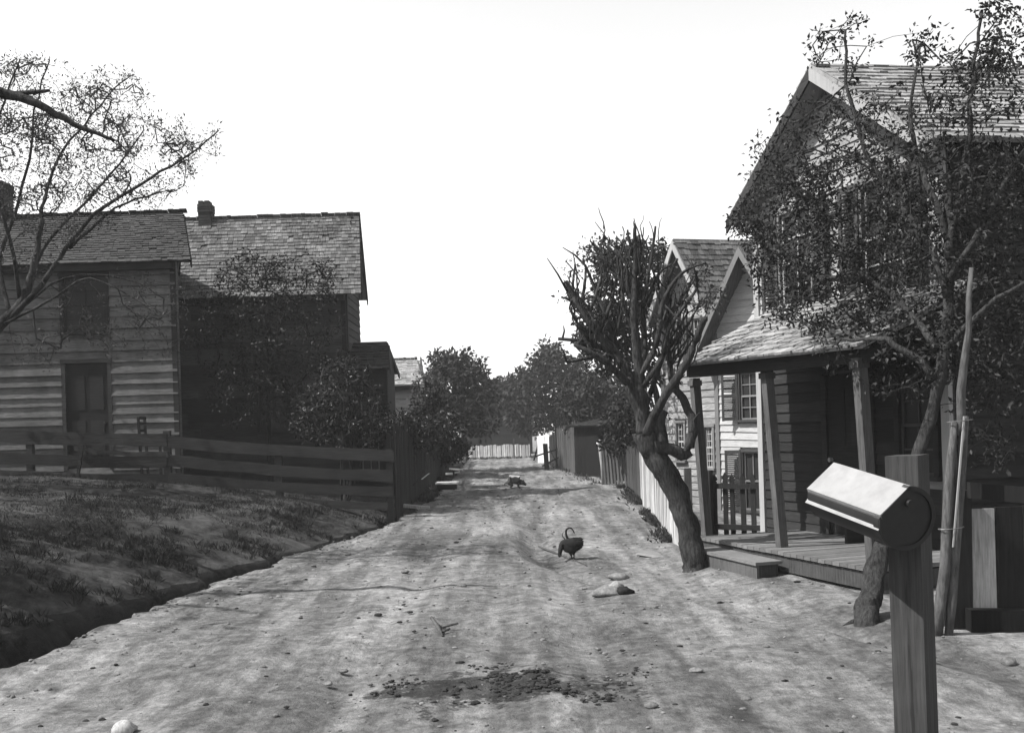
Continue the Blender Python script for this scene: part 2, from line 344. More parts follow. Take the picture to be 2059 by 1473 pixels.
def shingles(mb, R0, R1, E0, E1, ex=.14, w=(.09, .2), th=.018, rag=.012, miss=.01):
    R0, R1, E0, E1 = V(R0), V(R1), V(E0), V(E1)
    L = ((R0 - E0).length + (R1 - E1).length) / 2; n = (R1 - R0).cross(E0 - R0).normalized()
    if n.z < 0: n = -n
    rows = max(2, int(L / ex)); Wd = (R1 - R0).length
    for j in range(rows):
        v0 = j / rows - (.02 if j == 0 else 0); v1 = min(1., (j + 1.35) / rows); x = 0.
        while x < Wd - .02:
            ww = min(U(*w), Wd - x)
            if Wd - x - ww < .05: ww = Wd - x
            if random.random() > miss:
                u0, u1 = (x + .003) / Wd, (x + ww - .003) / Wd; dv = U(-rag, rag) / L; dv = max(dv, -.02 / L) ; t = th * U(.7, 1.5)
                def q(u, v): return E0.lerp(R0, v).lerp(E1.lerp(R1, v), u)
                c1, c2 = U(0, .004), U(0, .004)
                bl, br, tr, tl = q(u0, v0 + dv), q(u1, v0 + dv), q(u1, v1), q(u0, v1)
                mb.hexa([bl + n * (t * .25), br + n * (t * .25), tr, tl, bl + n * (t * 1.3 + c1), br + n * (t * 1.3 + c2), tr + n * .006, tl + n * .006])
            x += ww
    return mb
def slab(mb, R0, R1, E0, E1, th=.05, lift=-.004):
    R0, R1, E0, E1 = V(R0), V(R1), V(E0), V(E1); n = (R1 - R0).cross(E0 - R0).normalized()
    if n.z < 0: n = -n
    return mb.hexa([p + n * (lift - th) for p in (E0, E1, R1, R0)] + [p + n * lift for p in (E0, E1, R1, R0)])
def window(par, O, e, n, s0, s1, za, zb, cols=2, rows=4, casing='trim', shut=None, sashm='trimw', shm='shut', sill=True, cw=.08, louv=True):
    en = V((e[0], e[1], 0)); nn = V((n[0], n[1], 0))
    if s0 > s1: s0, s1 = s1, s0
    f = MB()
    f.box(P(O, e, n, s0 - cw / 2, .02, (za + zb) / 2), en * cw / 2, nn * .035, Z * ((zb - za) / 2)); f.box(P(O, e, n, s1 + cw / 2, .02, (za + zb) / 2), en * cw / 2, nn * .035, Z * ((zb - za) / 2))
    f.box(P(O, e, n, (s0 + s1) / 2, .024, zb + cw / 2), en * ((s1 - s0) / 2 + cw + .02), nn * .042, Z * cw / 2)
    if sill: f.box(P(O, e, n, (s0 + s1) / 2, .04, za - .025), en * ((s1 - s0) / 2 + cw + .03), nn * .07, Z * .025)
    fr = f.build('window', M[casing], par)
    g = MB(); g.box(P(O, e, n, (s0 + s1) / 2, -.03, (za + zb) / 2), en * (s1 - s0) / 2, nn * .004, Z * ((zb - za) / 2)); g.build('pane', M['glass'], fr)
    sa = MB(); b = .035; zm = (za + zb) / 2
    for z0, z1, d in ((za, zm + .015, .0), (zm - .015, zb, -.012)):
        for ss in (s0 + b / 2, s1 - b / 2): sa.box(P(O, e, n, ss, d, (z0 + z1) / 2), en * b / 2, nn * .016, Z * ((z1 - z0) / 2))
        for zz in (z0 + b / 2, z1 - b / 2): sa.box(P(O, e, n, (s0 + s1) / 2, d, zz), en * ((s1 - s0) / 2 - b), nn * .015, Z * b / 2)
        for i in range(1, cols): sa.box(P(O, e, n, s0 + (s1 - s0) * i / cols, d, (z0 + z1) / 2), en * .01, nn * .011, Z * ((z1 - z0) / 2 - b))
        for i in range(1, rows // 2): sa.box(P(O, e, n, (s0 + s1) / 2, d, z0 + (z1 - z0) * i / (rows // 2)), en * ((s1 - s0) / 2 - b), nn * .010, Z * .01)
    sa.build('sash', M[sashm], fr)
    if shut:
        for side, (ang, wdt) in zip((-1, 1), shut):
            if not wdt: continue
            h = P(O, e, n, s0 - cw * .6 if side < 0 else s1 + cw * .6, .06, 0); dr = en * (side * math.cos(ang)) + nn * math.sin(ang); tk = dr.cross(Z).normalized()
            m = MB(); z0, z1 = za - .02, zb + .04
            for tt in (.025, wdt - .025): m.box(h + dr * tt + Z * ((z0 + z1) / 2), dr * .025, tk * .014, Z * ((z1 - z0) / 2))
            for zz in (z0 + .05, (z0 + z1) / 2, z1 - .04): m.box(h + dr * (wdt / 2) + Z * zz, dr * (wdt / 2 - .05), tk * .013, Z * .04)
            zz = z0 + .12
            while zz < z1 - .1:
                if abs(zz - (z0 + z1) / 2) > .06: m.box(h + dr * (wdt / 2) + Z * zz, dr * (wdt / 2 - .05), tk * .011 + Z * .006, Z * .009 - tk * .006)
                zz += .042
            m.build('shutter', M[shm], fr)
    return fr
def rake_boards(par, pk, ea, eb, out, w=.14, th=.03, mt='trim'):
    """barge boards hanging from the roof edge: peak pk to eaves ea, eb; out = outward unit vector"""
    for q in (ea, eb):
        if q is None: continue
        pk_, q_ = V(pk), V(q); o = V(out) * th
        m = MB(); m.hexa([q_ - Z * w, pk_ - Z * w, pk_ - Z * w + o, q_ - Z * w + o, q_, pk_, pk_ + o, q_ + o]); m.build('barge_board', M[mt], par)

# ---------------------------------------------------------------- RIGHT: big gabled house with the porch
DZ = .38
FL, NRp, BL = G(1410, 1078, DZ), G(1760, 1142, DZ), G(1598, 1063, DZ)
e = (FL - NRp).normalized(); n = V((-e.y, e.x, 0)); n = n if n.x < 0 else -n
O = V((BL.x, BL.y, 0)); T0, T1 = .765, -2.99; SP = (T0 + T1) / 2; SD = V((.992, .125, 0))      # side direction
ZE, ZP = 4.86, 6.30
h = thing('gabled_house', 'tall clapboard house with steep gable and shuttered windows behind the broadleaf tree', 'house', P(O, e, n, SP, 0, 0))
ops = [(-.26 - .45, -.26 + .45, 3.28, 4.78), (-2.0 - .45, -2.0 + .45, 3.28, 4.78), (-1.75, -.75, DZ, 2.5), (-2.85, -2.1, 1.1, 2.4)]
b = MB(); clap(b, O, e, n, T1, T0, .1, 3.27, None, None, .135, ops); b.build('porch_wall', M['dark'], h)  # facade boards; the porch roof's shade is put into the dark colour
b = MB(); backing(b, O, e, n, T1, T0, -.3, ZE - .1, ZP - .1, SP); clap(b, O, e, n, T1, T0, 3.27, ZE - .1, ZP - .1, SP, .135, ops)
b.build('wall', M['facade'], h); b = MB()
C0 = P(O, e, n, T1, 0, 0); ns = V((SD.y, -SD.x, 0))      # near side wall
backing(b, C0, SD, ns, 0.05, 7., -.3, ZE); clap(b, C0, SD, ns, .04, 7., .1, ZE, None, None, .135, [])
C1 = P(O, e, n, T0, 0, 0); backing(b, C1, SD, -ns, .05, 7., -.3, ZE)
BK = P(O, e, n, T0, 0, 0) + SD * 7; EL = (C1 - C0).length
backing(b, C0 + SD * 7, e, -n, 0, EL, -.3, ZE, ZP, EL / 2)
b.build('side_wall', M['dark'], h)  # gable paint too; its deep shade is put into the dark colour
ov = .33
pkF = P(O, e, n, SP, ov, ZP + .05); eF = P(O, e, n, T0 + .2, ov, ZE - .03); eN = P(O, e, n, T1 - .2, ov, ZE - .03)
b = MB(); shingles(b, pkF, pkF + SD * 8, eN, eN + SD * 8, .125, (.1, .22), .02); slab(b, pkF, pkF + SD * 8, eN, eN + SD * 8); shingles(b, pkF, pkF + SD * 8, eF, eF + SD * 8, .125, (.1, .22), .02, .03); slab(b, pkF, pkF + SD * 8, eF, eF + SD * 8)
b.build('roof', M['shl'], h)
rake_boards(h, pkF - Z * .05, eF - Z * .05, None, n, .16, .03, 'greyh'); rake_boards(h, pkF - Z * .05, None, eN - Z * .05, n, .16, .03, 'trimw')  # far slope board darker: shade of its facing put into the colour
for s, q in ((T0, -1), (T1, 1)):
    b = MB(); b.box(P(O, e, n, s + q * .05, .022, 2.5), e * .06, n * .03, Z * 2.35); b.build('corner_board', M['trimw'], h)
for s in (-.26, -2.0): window(h, O, e, n, s - .35, s + .35, 3.36, 4.7, 2, 4, 'trim', [(.12, .33), (.12, .33)])
b = MB(); b.box(P(O, e, n, -1.25, .0, 1.42), e * .42, n * .02, Z * 1.02)
for zc in (.85, 1.9):
    for sc in (-1.43, -1.07): b.box(P(O, e, n, sc, .022, zc), e * .12, n * .006, Z * .36)
dr = b.build('door', M['dark'], h)
b = MB(); b.tube([P(O, e, n, -.9, .02, 1.35), P(O, e, n, -.9, .07, 1.35)], [.025, .03], 8); b.build('knob', M['tin'], dr)
b = MB(); b.box(P(O, e, n, -1.71, .02, 1.45), e * .05, n * .035, Z * 1.06); b.box(P(O, e, n, -.79, .02, 1.45), e * .05, n * .035, Z * 1.06); b.box(P(O, e, n, -1.25, .024, 2.53), e * .53, n * .04, Z * .05); b.build('door_frame', M['dark'], h)
window(h, O, e, n, -2.75, -2.2, 1.2, 2.35, 2, 4, 'dark', None, 'shut')
# porch parts
pr = MB(); tA, tB, dE = .14, -3.62, 1.66
R0, R1 = P(O, e, n, tB, .05, 3.28), P(O, e, n, tA, .03, 3.47); E0, E1 = P(O, e, n, tB, dE, 2.58), P(O, e, n, tA, dE, 2.66)
shingles(pr, R0, R1, E0, E1, .145, (.09, .2), .022, .02); slab(pr, R0, R1, E0, E1, .03)
pr.build('porch_roof', M['shl'], h)
b = MB(); b.bar(P(O, e, n, tB + .06, 1.5, 2.50), P(O, e, n, tA - .1, 1.5, 2.56), Z * .16, n * .09); b.bar(P(O, e, n, tB + .08, 0.05, 3.14), P(O, e, n, tB + .08, 1.55, 2.47), Z * .12, e * .06); b.bar(P(O, e, n, tA - .08, 0.05, 3.3), P(O, e, n, tA - .08, 1.55, 2.55), Z * .12, e * .06); b.build('porch_beam', M['dark'], h)
for (x0, y0, x1, y1, t) in ((1396, 741, 1421, 1077, None), (1541, 726, 1572, 1101, None), (1727, 708, 1758, 1141, None)):
    bot = G(x1, y1, DZ); bot = bot + V((.02, .06, 0)); topp = W(x0, y0, bot.y); topp.z = 2.47
    b = MB(); b.bar(bot, topp, e * .105, n * .105); b.bar(topp - Z * .1, topp - Z * .03, e * .14, n * .14); b.build('porch_post', M['grey'], h)
b = MB(); dA, dB = -.1, -3.54; k = 0; x = dB
while x < dA - .02:      # deck boards run out from the wall
    w_ = min(.125, dA - x); b.box(P(O, e, n, x + w_ / 2, .78, DZ - .02 + U(-.003, .003)), e * (w_ / 2 - .004), n * .77, Z * .02); x += .125
b.build('porch_deck', M['deck'], h)
b = MB(); b.bar(P(O, e, n, dB, 1.5, DZ - .14), P(O, e, n, dA, 1.5, DZ - .14), Z * .17, n * .04); b.bar(P(O, e, n, dA - .02, .04, DZ - .14), P(O, e, n, dA - .02, 1.47, DZ - .14), Z * .17, e * .04); b.bar(P(O, e, n, dB + .02, .04, DZ - .14), P(O, e, n, dB + .02, 1.47, DZ - .14), Z * .17, e * .04); b.build('porch_skirt', M['grey'], h)
for s in (dA - .12, -1.7, dB + .12):
    b = MB(); b.box(P(O, e, n, s, 1.38, .02), e * .1, n * .08, Z * .13); b.build('porch_pier', M['stone'], h)
# the box step
q0, q1 = G(1396, 1131, .11), G(1520, 1163, .11)
st = thing('box_step', 'low wooden box step in front of the porch deck', 'step', (q0 + q1) / 2)
ed = (q1 - q0).normalized(); nd_ = V((-ed.y, ed.x, 0)); nd_ = nd_ if nd_.x > 0 else -nd_; L = (q1 - q0).length
b = MB(); b.box((q0 + q1) / 2 + nd_ * .16 + Z * .165, ed * (L / 2 + .02), nd_ * .17, Z * .018); b.build('tread', M['deck'], st)
b = MB(); b.box((q0 + q1) / 2 + nd_ * .03 + Z * .07, ed * L / 2, nd_ * .015, Z * .085); b.build('riser', M['grey'], st)
for p in (q0 + ed * .02, q1 - ed * .02):
    b = MB(); b.box(p + nd_ * .17 + Z * .07, ed * .015, nd_ * .12, Z * .085); b.build('side_board', M['grey'], st)
# fascia wire / bench on porch
bp = P(O, e, n, -2.2, .35, DZ)
bn = thing('porch_bench', 'dark low bench against the wall on the porch', 'bench', bp)
b = MB(); b.box(bp + Z * .42, e * .55, n * .16, Z * .02); b.build('seat', M['dark'], bn)
for s in (-.45, .45):
    b = MB(); b.box(bp + e * s + Z * .2, e * .02, n * .14, Z * .2); b.build('leg', M['dark'], bn)

# ---------------------------------------------------------------- RIGHT: white gabled annex (B) and second gabled house (C)
YB = 21.5
cB = W(1440, 800, YB); OB = V((cB.x, cB.y, 0)); eb = V((.64, -.768, 0)).normalized(); nb = V((eb.y, -eb.x, 0)); nb = nb if nb.x < 0 else -nb
def hitline(px, py, O, e):
    u, w = uv(px, py); k = u / F; t = (k * O.y - O.x) / (e.x - k * e.y); return t
Oo = OB + nb * .45
tp = hitline(1486, 493, Oo, eb); zp = W(1486, 493, (Oo + eb * tp).y).z; te = hitline(1385, 725, Oo, eb); ze = W(1385, 725, (Oo + eb * te).y).z
WB = 2 * tp - 0.02
slope = (zp - ze) / (tp - te)
hb = thing('white_annex', 'small white clapboard annex with narrow front gable seen through the porch', 'house', P(OB, eb, nb, tp, 0, 0))
zew = zp - slope * tp
def ty(px, py): 
    t = hitline(px, py, OB, eb); return t, W(px, py, (OB + eb * t).y).z
a1, _ = ty(1490, 800); a2, _ = ty(1527, 800); _, z1 = ty(1510, 843); _, z2 = ty(1510, 748)
b1, _ = ty(1497, 950); b2, _ = ty(1533, 950); _, z3 = ty(1515, 1000 + 25); _, z4 = ty(1515, 908)
opb = [(a1 - .08, a2 + .08, z1 - .05, z2 + .1), (b1 - .08, b2 + .08, z3 - .05, z4 + .08)]
b = MB(); backing(b, OB, eb, nb, 0, WB, -1.2, zew, zp - .15, tp); clap(b, OB, eb, nb, 0, WB, -1.1, zew, zp - .15, tp, .155, opb, .035)
dbk = -nb * 3.5
backing(b, OB, -nb, -eb, 0.05, 3.5, -1.2, zew); backing(b, OB + eb * WB, -nb, eb, 0.05, 3.5, -1.2, zew)
b.build('wall', M['white'], hb)
PK, EA, EB_ = P(Oo, eb, nb, tp, 0, zp), P(Oo, eb, nb, te, 0, ze), P(Oo, eb, nb, 2 * tp - te, 0, ze)
b = MB()
for E_ in (EA, EB_): shingles(b, PK, PK - nb * 4, E_, E_ - nb * 4, .15, (.1, .2), .02, .03); slab(b, PK, PK - nb * 4, E_, E_ - nb * 4, .04)
b.build('roof', M['shm'], hb)
rake_boards(hb, PK - Z * .03, EA - Z * .03, EB_ - Z * .03, nb, .2, .035, 'trim')
b = MB(); b.box(P(OB, eb, nb, .04, .02, (zew - 1.1) / 2), eb * .05, nb * .03, Z * ((zew + 1.1) / 2)); b.build('corner_board', M['trim'], hb)
window(hb, OB, eb, nb, a1, a2, z1, z2, 2, 4, 'shut', [(.55, .34), (.35, .3)], 'trim', cw=.06)
window(hb, OB, eb, nb, b1, b2, z3, z4, 2, 2, 'shut', [(.45, .34), (.35, .3)], 'trim', cw=.06)

ec = V((-.505, .863, 0)).normalized(); ncn = V((-ec.y, ec.x, 0)); ncn = ncn if ncn.x < 0 else -ncn
cC = W(1441, 800, YB + .25); OC = V((cC.x, cC.y, 0)); OCo = OC + ncn * .4
tpc = hitline(1353, 480, OCo, ec); zpc = W(1353, 480, (OCo + ec * tpc).y).z
tl = hitline(1310, 615, OCo, ec); zl = W(1310, 615, (OCo + ec * tl).y).z; tend = hitline(1333, 800, OC, ec)
slc = (zpc - zl) / (tl - tpc); half = tend - tpc; zec = zpc - slc * half
hc = thing('second_gabled_house', 'two storey clapboard house with light barge boards behind the pollarded tree', 'house', P(OC, ec, ncn, tpc, 0, 0))
def tc_(px, py):
    t = hitline(px, py, OC, ec); return t, W(px, py, (OC + ec * t).y).z
def win_c(x0, x1, y0, y1, **k):
    s0, _ = tc_(x0, (y0 + y1) / 2); s1, _ = tc_(x1, (y0 + y1) / 2); _, zt = tc_((x0 + x1) / 2, y0); _, zb = tc_((x0 + x1) / 2, y1)
    return s1, s0, zb, zt
wc = [win_c(1359, 1374, 645, 722), win_c(1395, 1412, 640, 720), win_c(1421, 1436, 858, 940), win_c(1364, 1378, 850, 925)]
opc = [(a - .07, b_ + .07, c - .04, d + .07) for a, b_, c, d in wc]
b = MB(); s0c = tpc - half
backing(b, OC, ec, ncn, s0c, tend, -.8, zec, zpc - .2, tpc); clap(b, OC, ec, ncn, s0c, tend, -.7, zec, zpc - .2, tpc, .16, opc)
backing(b, P(OC, ec, ncn, s0c, 0, 0), -ncn, -ec, .05, 4, -.8, zec); backing(b, P(OC, ec, ncn, tend, 0, 0), -ncn, ec, .05, 4, -.8, zec)
b.build('wall', M['whiteb'], hc)
PKc = P(OCo, ec, ncn, tpc, 0, zpc); ELc = P(OCo, ec, ncn, tl + .25, 0, zl - slc * .25); ERc = P(OCo, ec, ncn, 2 * tpc - tl - .25, 0, zl - slc * .25)
RD = V((.97, .24, 0)) * 3.6
b = MB()
for E_ in (ELc, ERc): shingles(b, PKc, PKc + RD, E_, E_ + RD, .15, (.1, .2), .02, .03); slab(b, PKc, PKc + RD, E_, E_ + RD, .04)
b.build('roof', M['shm'], hc)
rake_boards(hc, PKc - Z * .02, ELc - Z * .02, ERc - Z * .02, ncn, .22, .035, 'trimw')
for k, (a, b_, c, d) in enumerate(wc): window(hc, OC, ec, ncn, a, b_, c, d, 2 if k != 2 else 3, 4 if k < 2 else 6, 'trim', [(.2, .22), (.2, .22)] if k < 2 else None, 'trimw', cw=.06)
b = MB(); b.box(P(OC, ec, ncn, tend - .04, .02, (zec - .7) / 2), ec * .05, ncn * .03, Z * ((zec + .7) / 2)); b.build('corner_board', M['trimw'], hc)

# ---------------------------------------------------------------- LEFT houses (long sides face the camera)
EX, NY = V((1, 0, 0)), V((0, -1, 0))
def left_house(name, label, x0p, x1p, yw, wallm, roofm, ridge_px, eave_px, back, z0, ops_px, ex, barge, rowex, corner='trim', rx=None, ov_=.3, skew=False):
    wl = W(x0p, 700, yw).x; wr = W(x1p, 700, yw).x
    ze_ = W(x1p, eave_px, yw - ov_).z; yr = yw + back[0]; zr = W(x1p, ridge_px, yr).z
    Oh = V((0, yw, 0)); t = thing(name, label, 'house', V(((wl + wr) / 2, yw, z0)))
    wtop = ze_ + .02
    b = MB(); backing(b, Oh, EX, NY, wl, wr, z0 - .6, wtop); clap(b, Oh, EX, NY, wl, wr, z0, wtop, None, None, ex, ops_px, 0., .05 if ex > .2 else .03)
    # street end (gable) and the other end
    yb = yw + back[1]; zb = back[2] if back[2] else ze_
    for xx, s in ((wr, 1), (wl, -1)):
        poly = [V((xx, yw + .05, z0 - .6)), V((xx, yb, z0 - .6)), V((xx, yb, zb)), V((xx, yr, zr - .05)), V((xx, yw + .05, wtop))]
        if skew and s > 0: poly = [V((p.x * p.y / yw - .02, p.y, p.z)) for p in poly]
        b.prism(poly, (-s * .12, 0, 0))
    Og = V((wr, yw, 0)); z = z0
    while z < zr - .1:
        ya = yw + .02 if z < wtop else yw + (yr - yw) * (z - wtop) / (zr - wtop); y2 = yb if z < zb else yb - (yb - yr) * (z - zb) / (zr - zb)
        if skew: break
        b.hexa([(wr, ya, z), (wr, y2, z), (wr + .03, y2, z), (wr + .03, ya, z), (wr, ya, z + ex * 1.1), (wr, y2, z + ex * 1.1), (wr + .006, y2, z + ex * 1.1), (wr + .006, ya, z + ex * 1.1)]); z += ex
    b.build('wall', M[wallm], t)
    xr_ = W(rx[0], eave_px, yw - ov_).x if rx else wr + .3; xrr = W(rx[1], ridge_px, yr).x if rx else xr_
    xl = wl - .3
    Ra, Rb, Ea, Eb = V((xl, yr, zr)), V((xrr, yr, zr)), V((xl, yw - ov_, ze_)), V((xr_, yw - ov_, ze_))
    Ba, Bb = V((xl, yb + .25, zb - .1)), V((xr_ if not rx else rx[2], yb + .25, zb - .1))
    b = MB(); shingles(b, Ra, Rb, Ea, Eb, rowex, (.09, .19), .02, .015, .012); slab(b, Ra, Rb, Ea, Eb); shingles(b, Ra, Rb, Ba, Bb, rowex, (.15, .3), .02); slab(b, Ra, Rb, Ba, Bb)
    k = xl
    while k < xrr - .05:      # ragged ridge course
        w_ = U(.1, .2); b.box((k + w_ / 2, yr - .03, zr + .03 + U(-.015, .015)), (w_ / 2 - .003, 0, 0), (0, .05, -.04), (0, .006, .01)); k += w_
    b.build('roof', M[roofm], t)
    rake_boards(t, Rb - Z * .03, Eb - Z * .03, Bb - Z * .03, EX, .16, .035, barge)
    b = MB(); b.box((wr - .05, yw - .03, (z0 + wtop) / 2), (.06, 0, 0), (0, .02, 0), (0, 0, (wtop - z0) / 2)); (None if skew else b.box((wr + .03, yw + .06, (z0 + wtop) / 2), (.02, 0, 0), (0, .06, 0), (0, 0, (wtop - z0) / 2))); b.build('corner_board', M[corner], t)
    b = MB(); b.box(((wl + wr) / 2, yw - .12, ze_ - .1), ((wr - wl) / 2, 0, 0), (0, .12, 0), (0, 0, .07)); b.build('cornice', M['dark'], t)
    return t, Oh
def wx(px, Y): return W(px, 700, Y).x
Y1, Y2 = 22.5, 26.0
dz0, dz1 = 1.25, W(170, 730, Y1).z; d0, d1 = wx(131, Y1), wx(216, Y1); wz0, wz1 = W(170, 668, Y1).z, W(170, 556, Y1).z
H1, Oh1 = left_house('faded_house', 'two storey house of faded clapboards with dark shingle roof behind the board fence', -420, 357, Y1, 'pale', 'shd', 428, 522, (2.1, 4.2, None), 1.0, [(d0 - .08, d1 + .08, dz0, dz1 + .08), (d0 - .08, d1 + .08, wz0 - .05, wz1 + .08)], .24, 'dark', .13, 'dark', (383, 368, W(352, 522, Y1 + 4.45).x), .3, True)
window(H1, Oh1, EX, NY, d0, d1, wz0, wz1, 2, 4, 'greyh', None, 'dark')
b = MB(); b.box(((d0 + d1) / 2, Y1 + .02, (dz0 + dz1) / 2), ((d1 - d0) / 2, 0, 0), (0, .02, 0), (0, 0, (dz1 - dz0) / 2))
for zc in (.3, .72):
    for q in (.28, .72): b.box((d0 + (d1 - d0) * q, Y1 - .003, dz0 + (dz1 - dz0) * zc), ((d1 - d0) * .16, 0, 0), (0, .008, 0), (0, 0, (dz1 - dz0) * .16))
dr1 = b.build('door', M['dark'], H1)
b = MB(); b.tube([(d1 - .1, Y1 + .0, 2.3), (d1 - .1, Y1 - .05, 2.3)], [.025, .03], 8); b.build('knob', M['tind'], dr1)
b = MB()
for xx in (d0 - .045, d1 + .045): b.box((xx, Y1 - .022, (dz0 + dz1) / 2), (.045, 0, 0), (0, .03, 0), (0, 0, (dz1 - dz0) / 2))
b.box(((d0 + d1) / 2, Y1 - .026, dz1 + .045), ((d1 - d0) / 2 + .1, 0, 0), (0, .034, 0), (0, 0, .045)); b.build('door_frame', M['greyh'], H1)
def chimney(par, x0, x1, y0, y1, Y, pots=0):
    a, c = W(x0, y1, Y), W(x1, y0, Y); w_ = (c.x - a.x) / 2; xm = (a.x + c.x) / 2
    b = MB(); hgt = c.z - a.z + .6; nrow = int(hgt / .075)
    for k in range(nrow):
        g = .012 if k > nrow - 4 else 0
        b.box((xm, Y, a.z - .6 + (k + .5) * hgt / nrow), (w_ + g + U(-.004, .004), 0, 0), (0, w_ + g, 0), (0, 0, hgt / nrow / 2 - .006)); 
    b.box((xm, Y, a.z - .6 + hgt / 2), (w_ - .012, 0, 0), (0, w_ - .012, 0), (0, 0, hgt / 2 - .02))
    if pots:
        for s in (-.6, .35): b.box((xm + s * w_, Y, c.z + .04), (w_ * .36, 0, 0), (0, w_ * .9, 0), (0, 0, .05))
    b.build('chimney', M['brick'], par)
chimney(H1, -30, 15, 368, 432, Y1 + 2.1)
zb2 = W(740, 600, 28.6).z + .1; xb2 = W(738, 605, 28.6).x
wA = (wx(520, Y2), wx(575, Y2))
H2, Oh2 = left_house('dark_shingled_house', 'dark weathered house with light patchy shingle roof and brick chimney beside the street', 200, 697, Y2, 'weath', 'shg', 433, 588, (1.45, 2.35, zb2), .7, [(wA[0] - .08, wA[1] + .08, 1.9, 3.2)], .2, 'dark', .125, 'dark', (726, 722, xb2))
window(H2, Oh2, EX, NY, wA[0], wA[1], 2.0, 3.15, 2, 4, 'dark', None, 'dark')
chimney(H2, 402, 427, 412, 436, Y2 + 1.45, 1)
# little entry wing on its street end
ya, yr_, yb_ = 26.15, 27.0, 27.9
xl_, xr2 = wx(700, ya), W(783, 738, ya - .2).x
zE, zR = W(760, 740, ya - .2).z, W(760, 687, yr_).z; xrr = W(778, 687, yr_).x
b = MB(); A_, B_, C_, D_ = V((xl_, yr_, zR)), V((xrr, yr_, zR)), V((xl_, ya - .2, zE)), V((xr2, ya - .2, zE)); C2, D2 = V((xl_, yb_ + .2, zE)), V((xr2, yb_ + .2, zE))
shingles(b, A_, B_, C_, D_, .13, (.09, .19), .02); slab(b, A_, B_, C_, D_); shingles(b, A_, B_, C2, D2, .13, (.15, .3), .02); slab(b, A_, B_, C2, D2); b.build('entry_roof', M['shd'], H2)
rake_boards(H2, B_ - Z * .03, D_ - Z * .03, D2 - Z * .03, EX, .14, .03, 'dark')
xe = wx(776, ya); b = MB(); Oe = V((0, ya, 0)); od = (wx(722, ya), wx(757, ya))
backing(b, Oe, EX, NY, xl_, xe, 0, zE); clap(b, Oe, EX, NY, xl_, xe, .2, zE, None, None, .18, [(od[0] - .06, od[1] + .06, .5, 3.0)])
b.prism([V((xe, ya + .05, 0)), V((xe, yb_, 0)), V((xe, yb_, zE)), V((xe, yr_, zR - .1)), V((xe, ya + .05, zE))], (-.1, 0, 0)); b.box((xe - .04, ya - .03, zE / 2 + .1), (.05, 0, 0), (0, .02, 0), (0, 0, zE / 2 - .1)); b.build('entry_wall', M['dark'], H2)
window(H2, Oe, EX, NY, od[0], od[1], .9, 2.9, 2, 4, 'dark', None, 'trim')
# third cabin
Y3 = 36.
K3, Oh3 = left_house('low_cabin', 'low cabin with pale shingle roof seen between the entry wing and the far trees', 700, 838, Y3, 'facade', 'shl', 722, 772, (1.5, 3.0, None), .2, [], .28, 'trimw', .15, 'trim', (851, 838, wx(853, Y3)))
b = MB(); b.bar(W(700, 775, Y3 - .3), W(851, 772, Y3 - .3), Z * .07, NY * .04); b.build('eave_board', M['lime'], K3)

# far house across the end of the street
Y4 = 72.; OF = V((0, Y4, 0)); fa, fb = W(925, 800, Y4).x, W(1068, 800, Y4).x; zt4, zp4 = W(1000, 815, Y4).z, W(1000, 762, Y4).z
far = thing('far_gabled_house', 'dim dark gabled house across the far end of the street under the trees', 'house', V(((fa + fb) / 2, Y4, 0)))
o0, o1 = W(960, 880, Y4).x, W(990, 880, Y4).x
b = MB(); backing(b, OF, EX, NY, fa, fb, 0, zt4, zp4, (fa + fb) / 2); clap(b, OF, EX, NY, fa, fb, 0, zt4, zp4, (fa + fb) / 2, .25, [(o0, o1, 0, 2.2)]); b.build('wall', M['dkv'], far); b = MB(); backing(b, V((0, Y4 + 7, 0)), EX, NY, fa, fb, 0, zt4, zp4, (fa + fb) / 2); b.build('back_wall', M['dkv'], far)
b = MB()
for xx in (fa - .3, fb + .3):
    Rf, Ef = V(((fa + fb) / 2, Y4 - .3, zp4 + .1)), V((xx, Y4 - .3, zt4 - .1)); shingles(b, Rf, Rf + V((0, 7.5, 0)), Ef, Ef + V((0, 7.5, 0)), .25, (.2, .4)); slab(b, Rf, Rf + V((0, 7.5, 0)), Ef, Ef + V((0, 7.5, 0)))
b.build('roof', M['shd'], far)
b = MB(); b.box(((o0 + o1) / 2, Y4 + .02, 1.1), ((o1 - o0) / 2, 0, 0), (0, .02, 0), (0, 0, 1.1)); b.build('door', M['dark'], far)

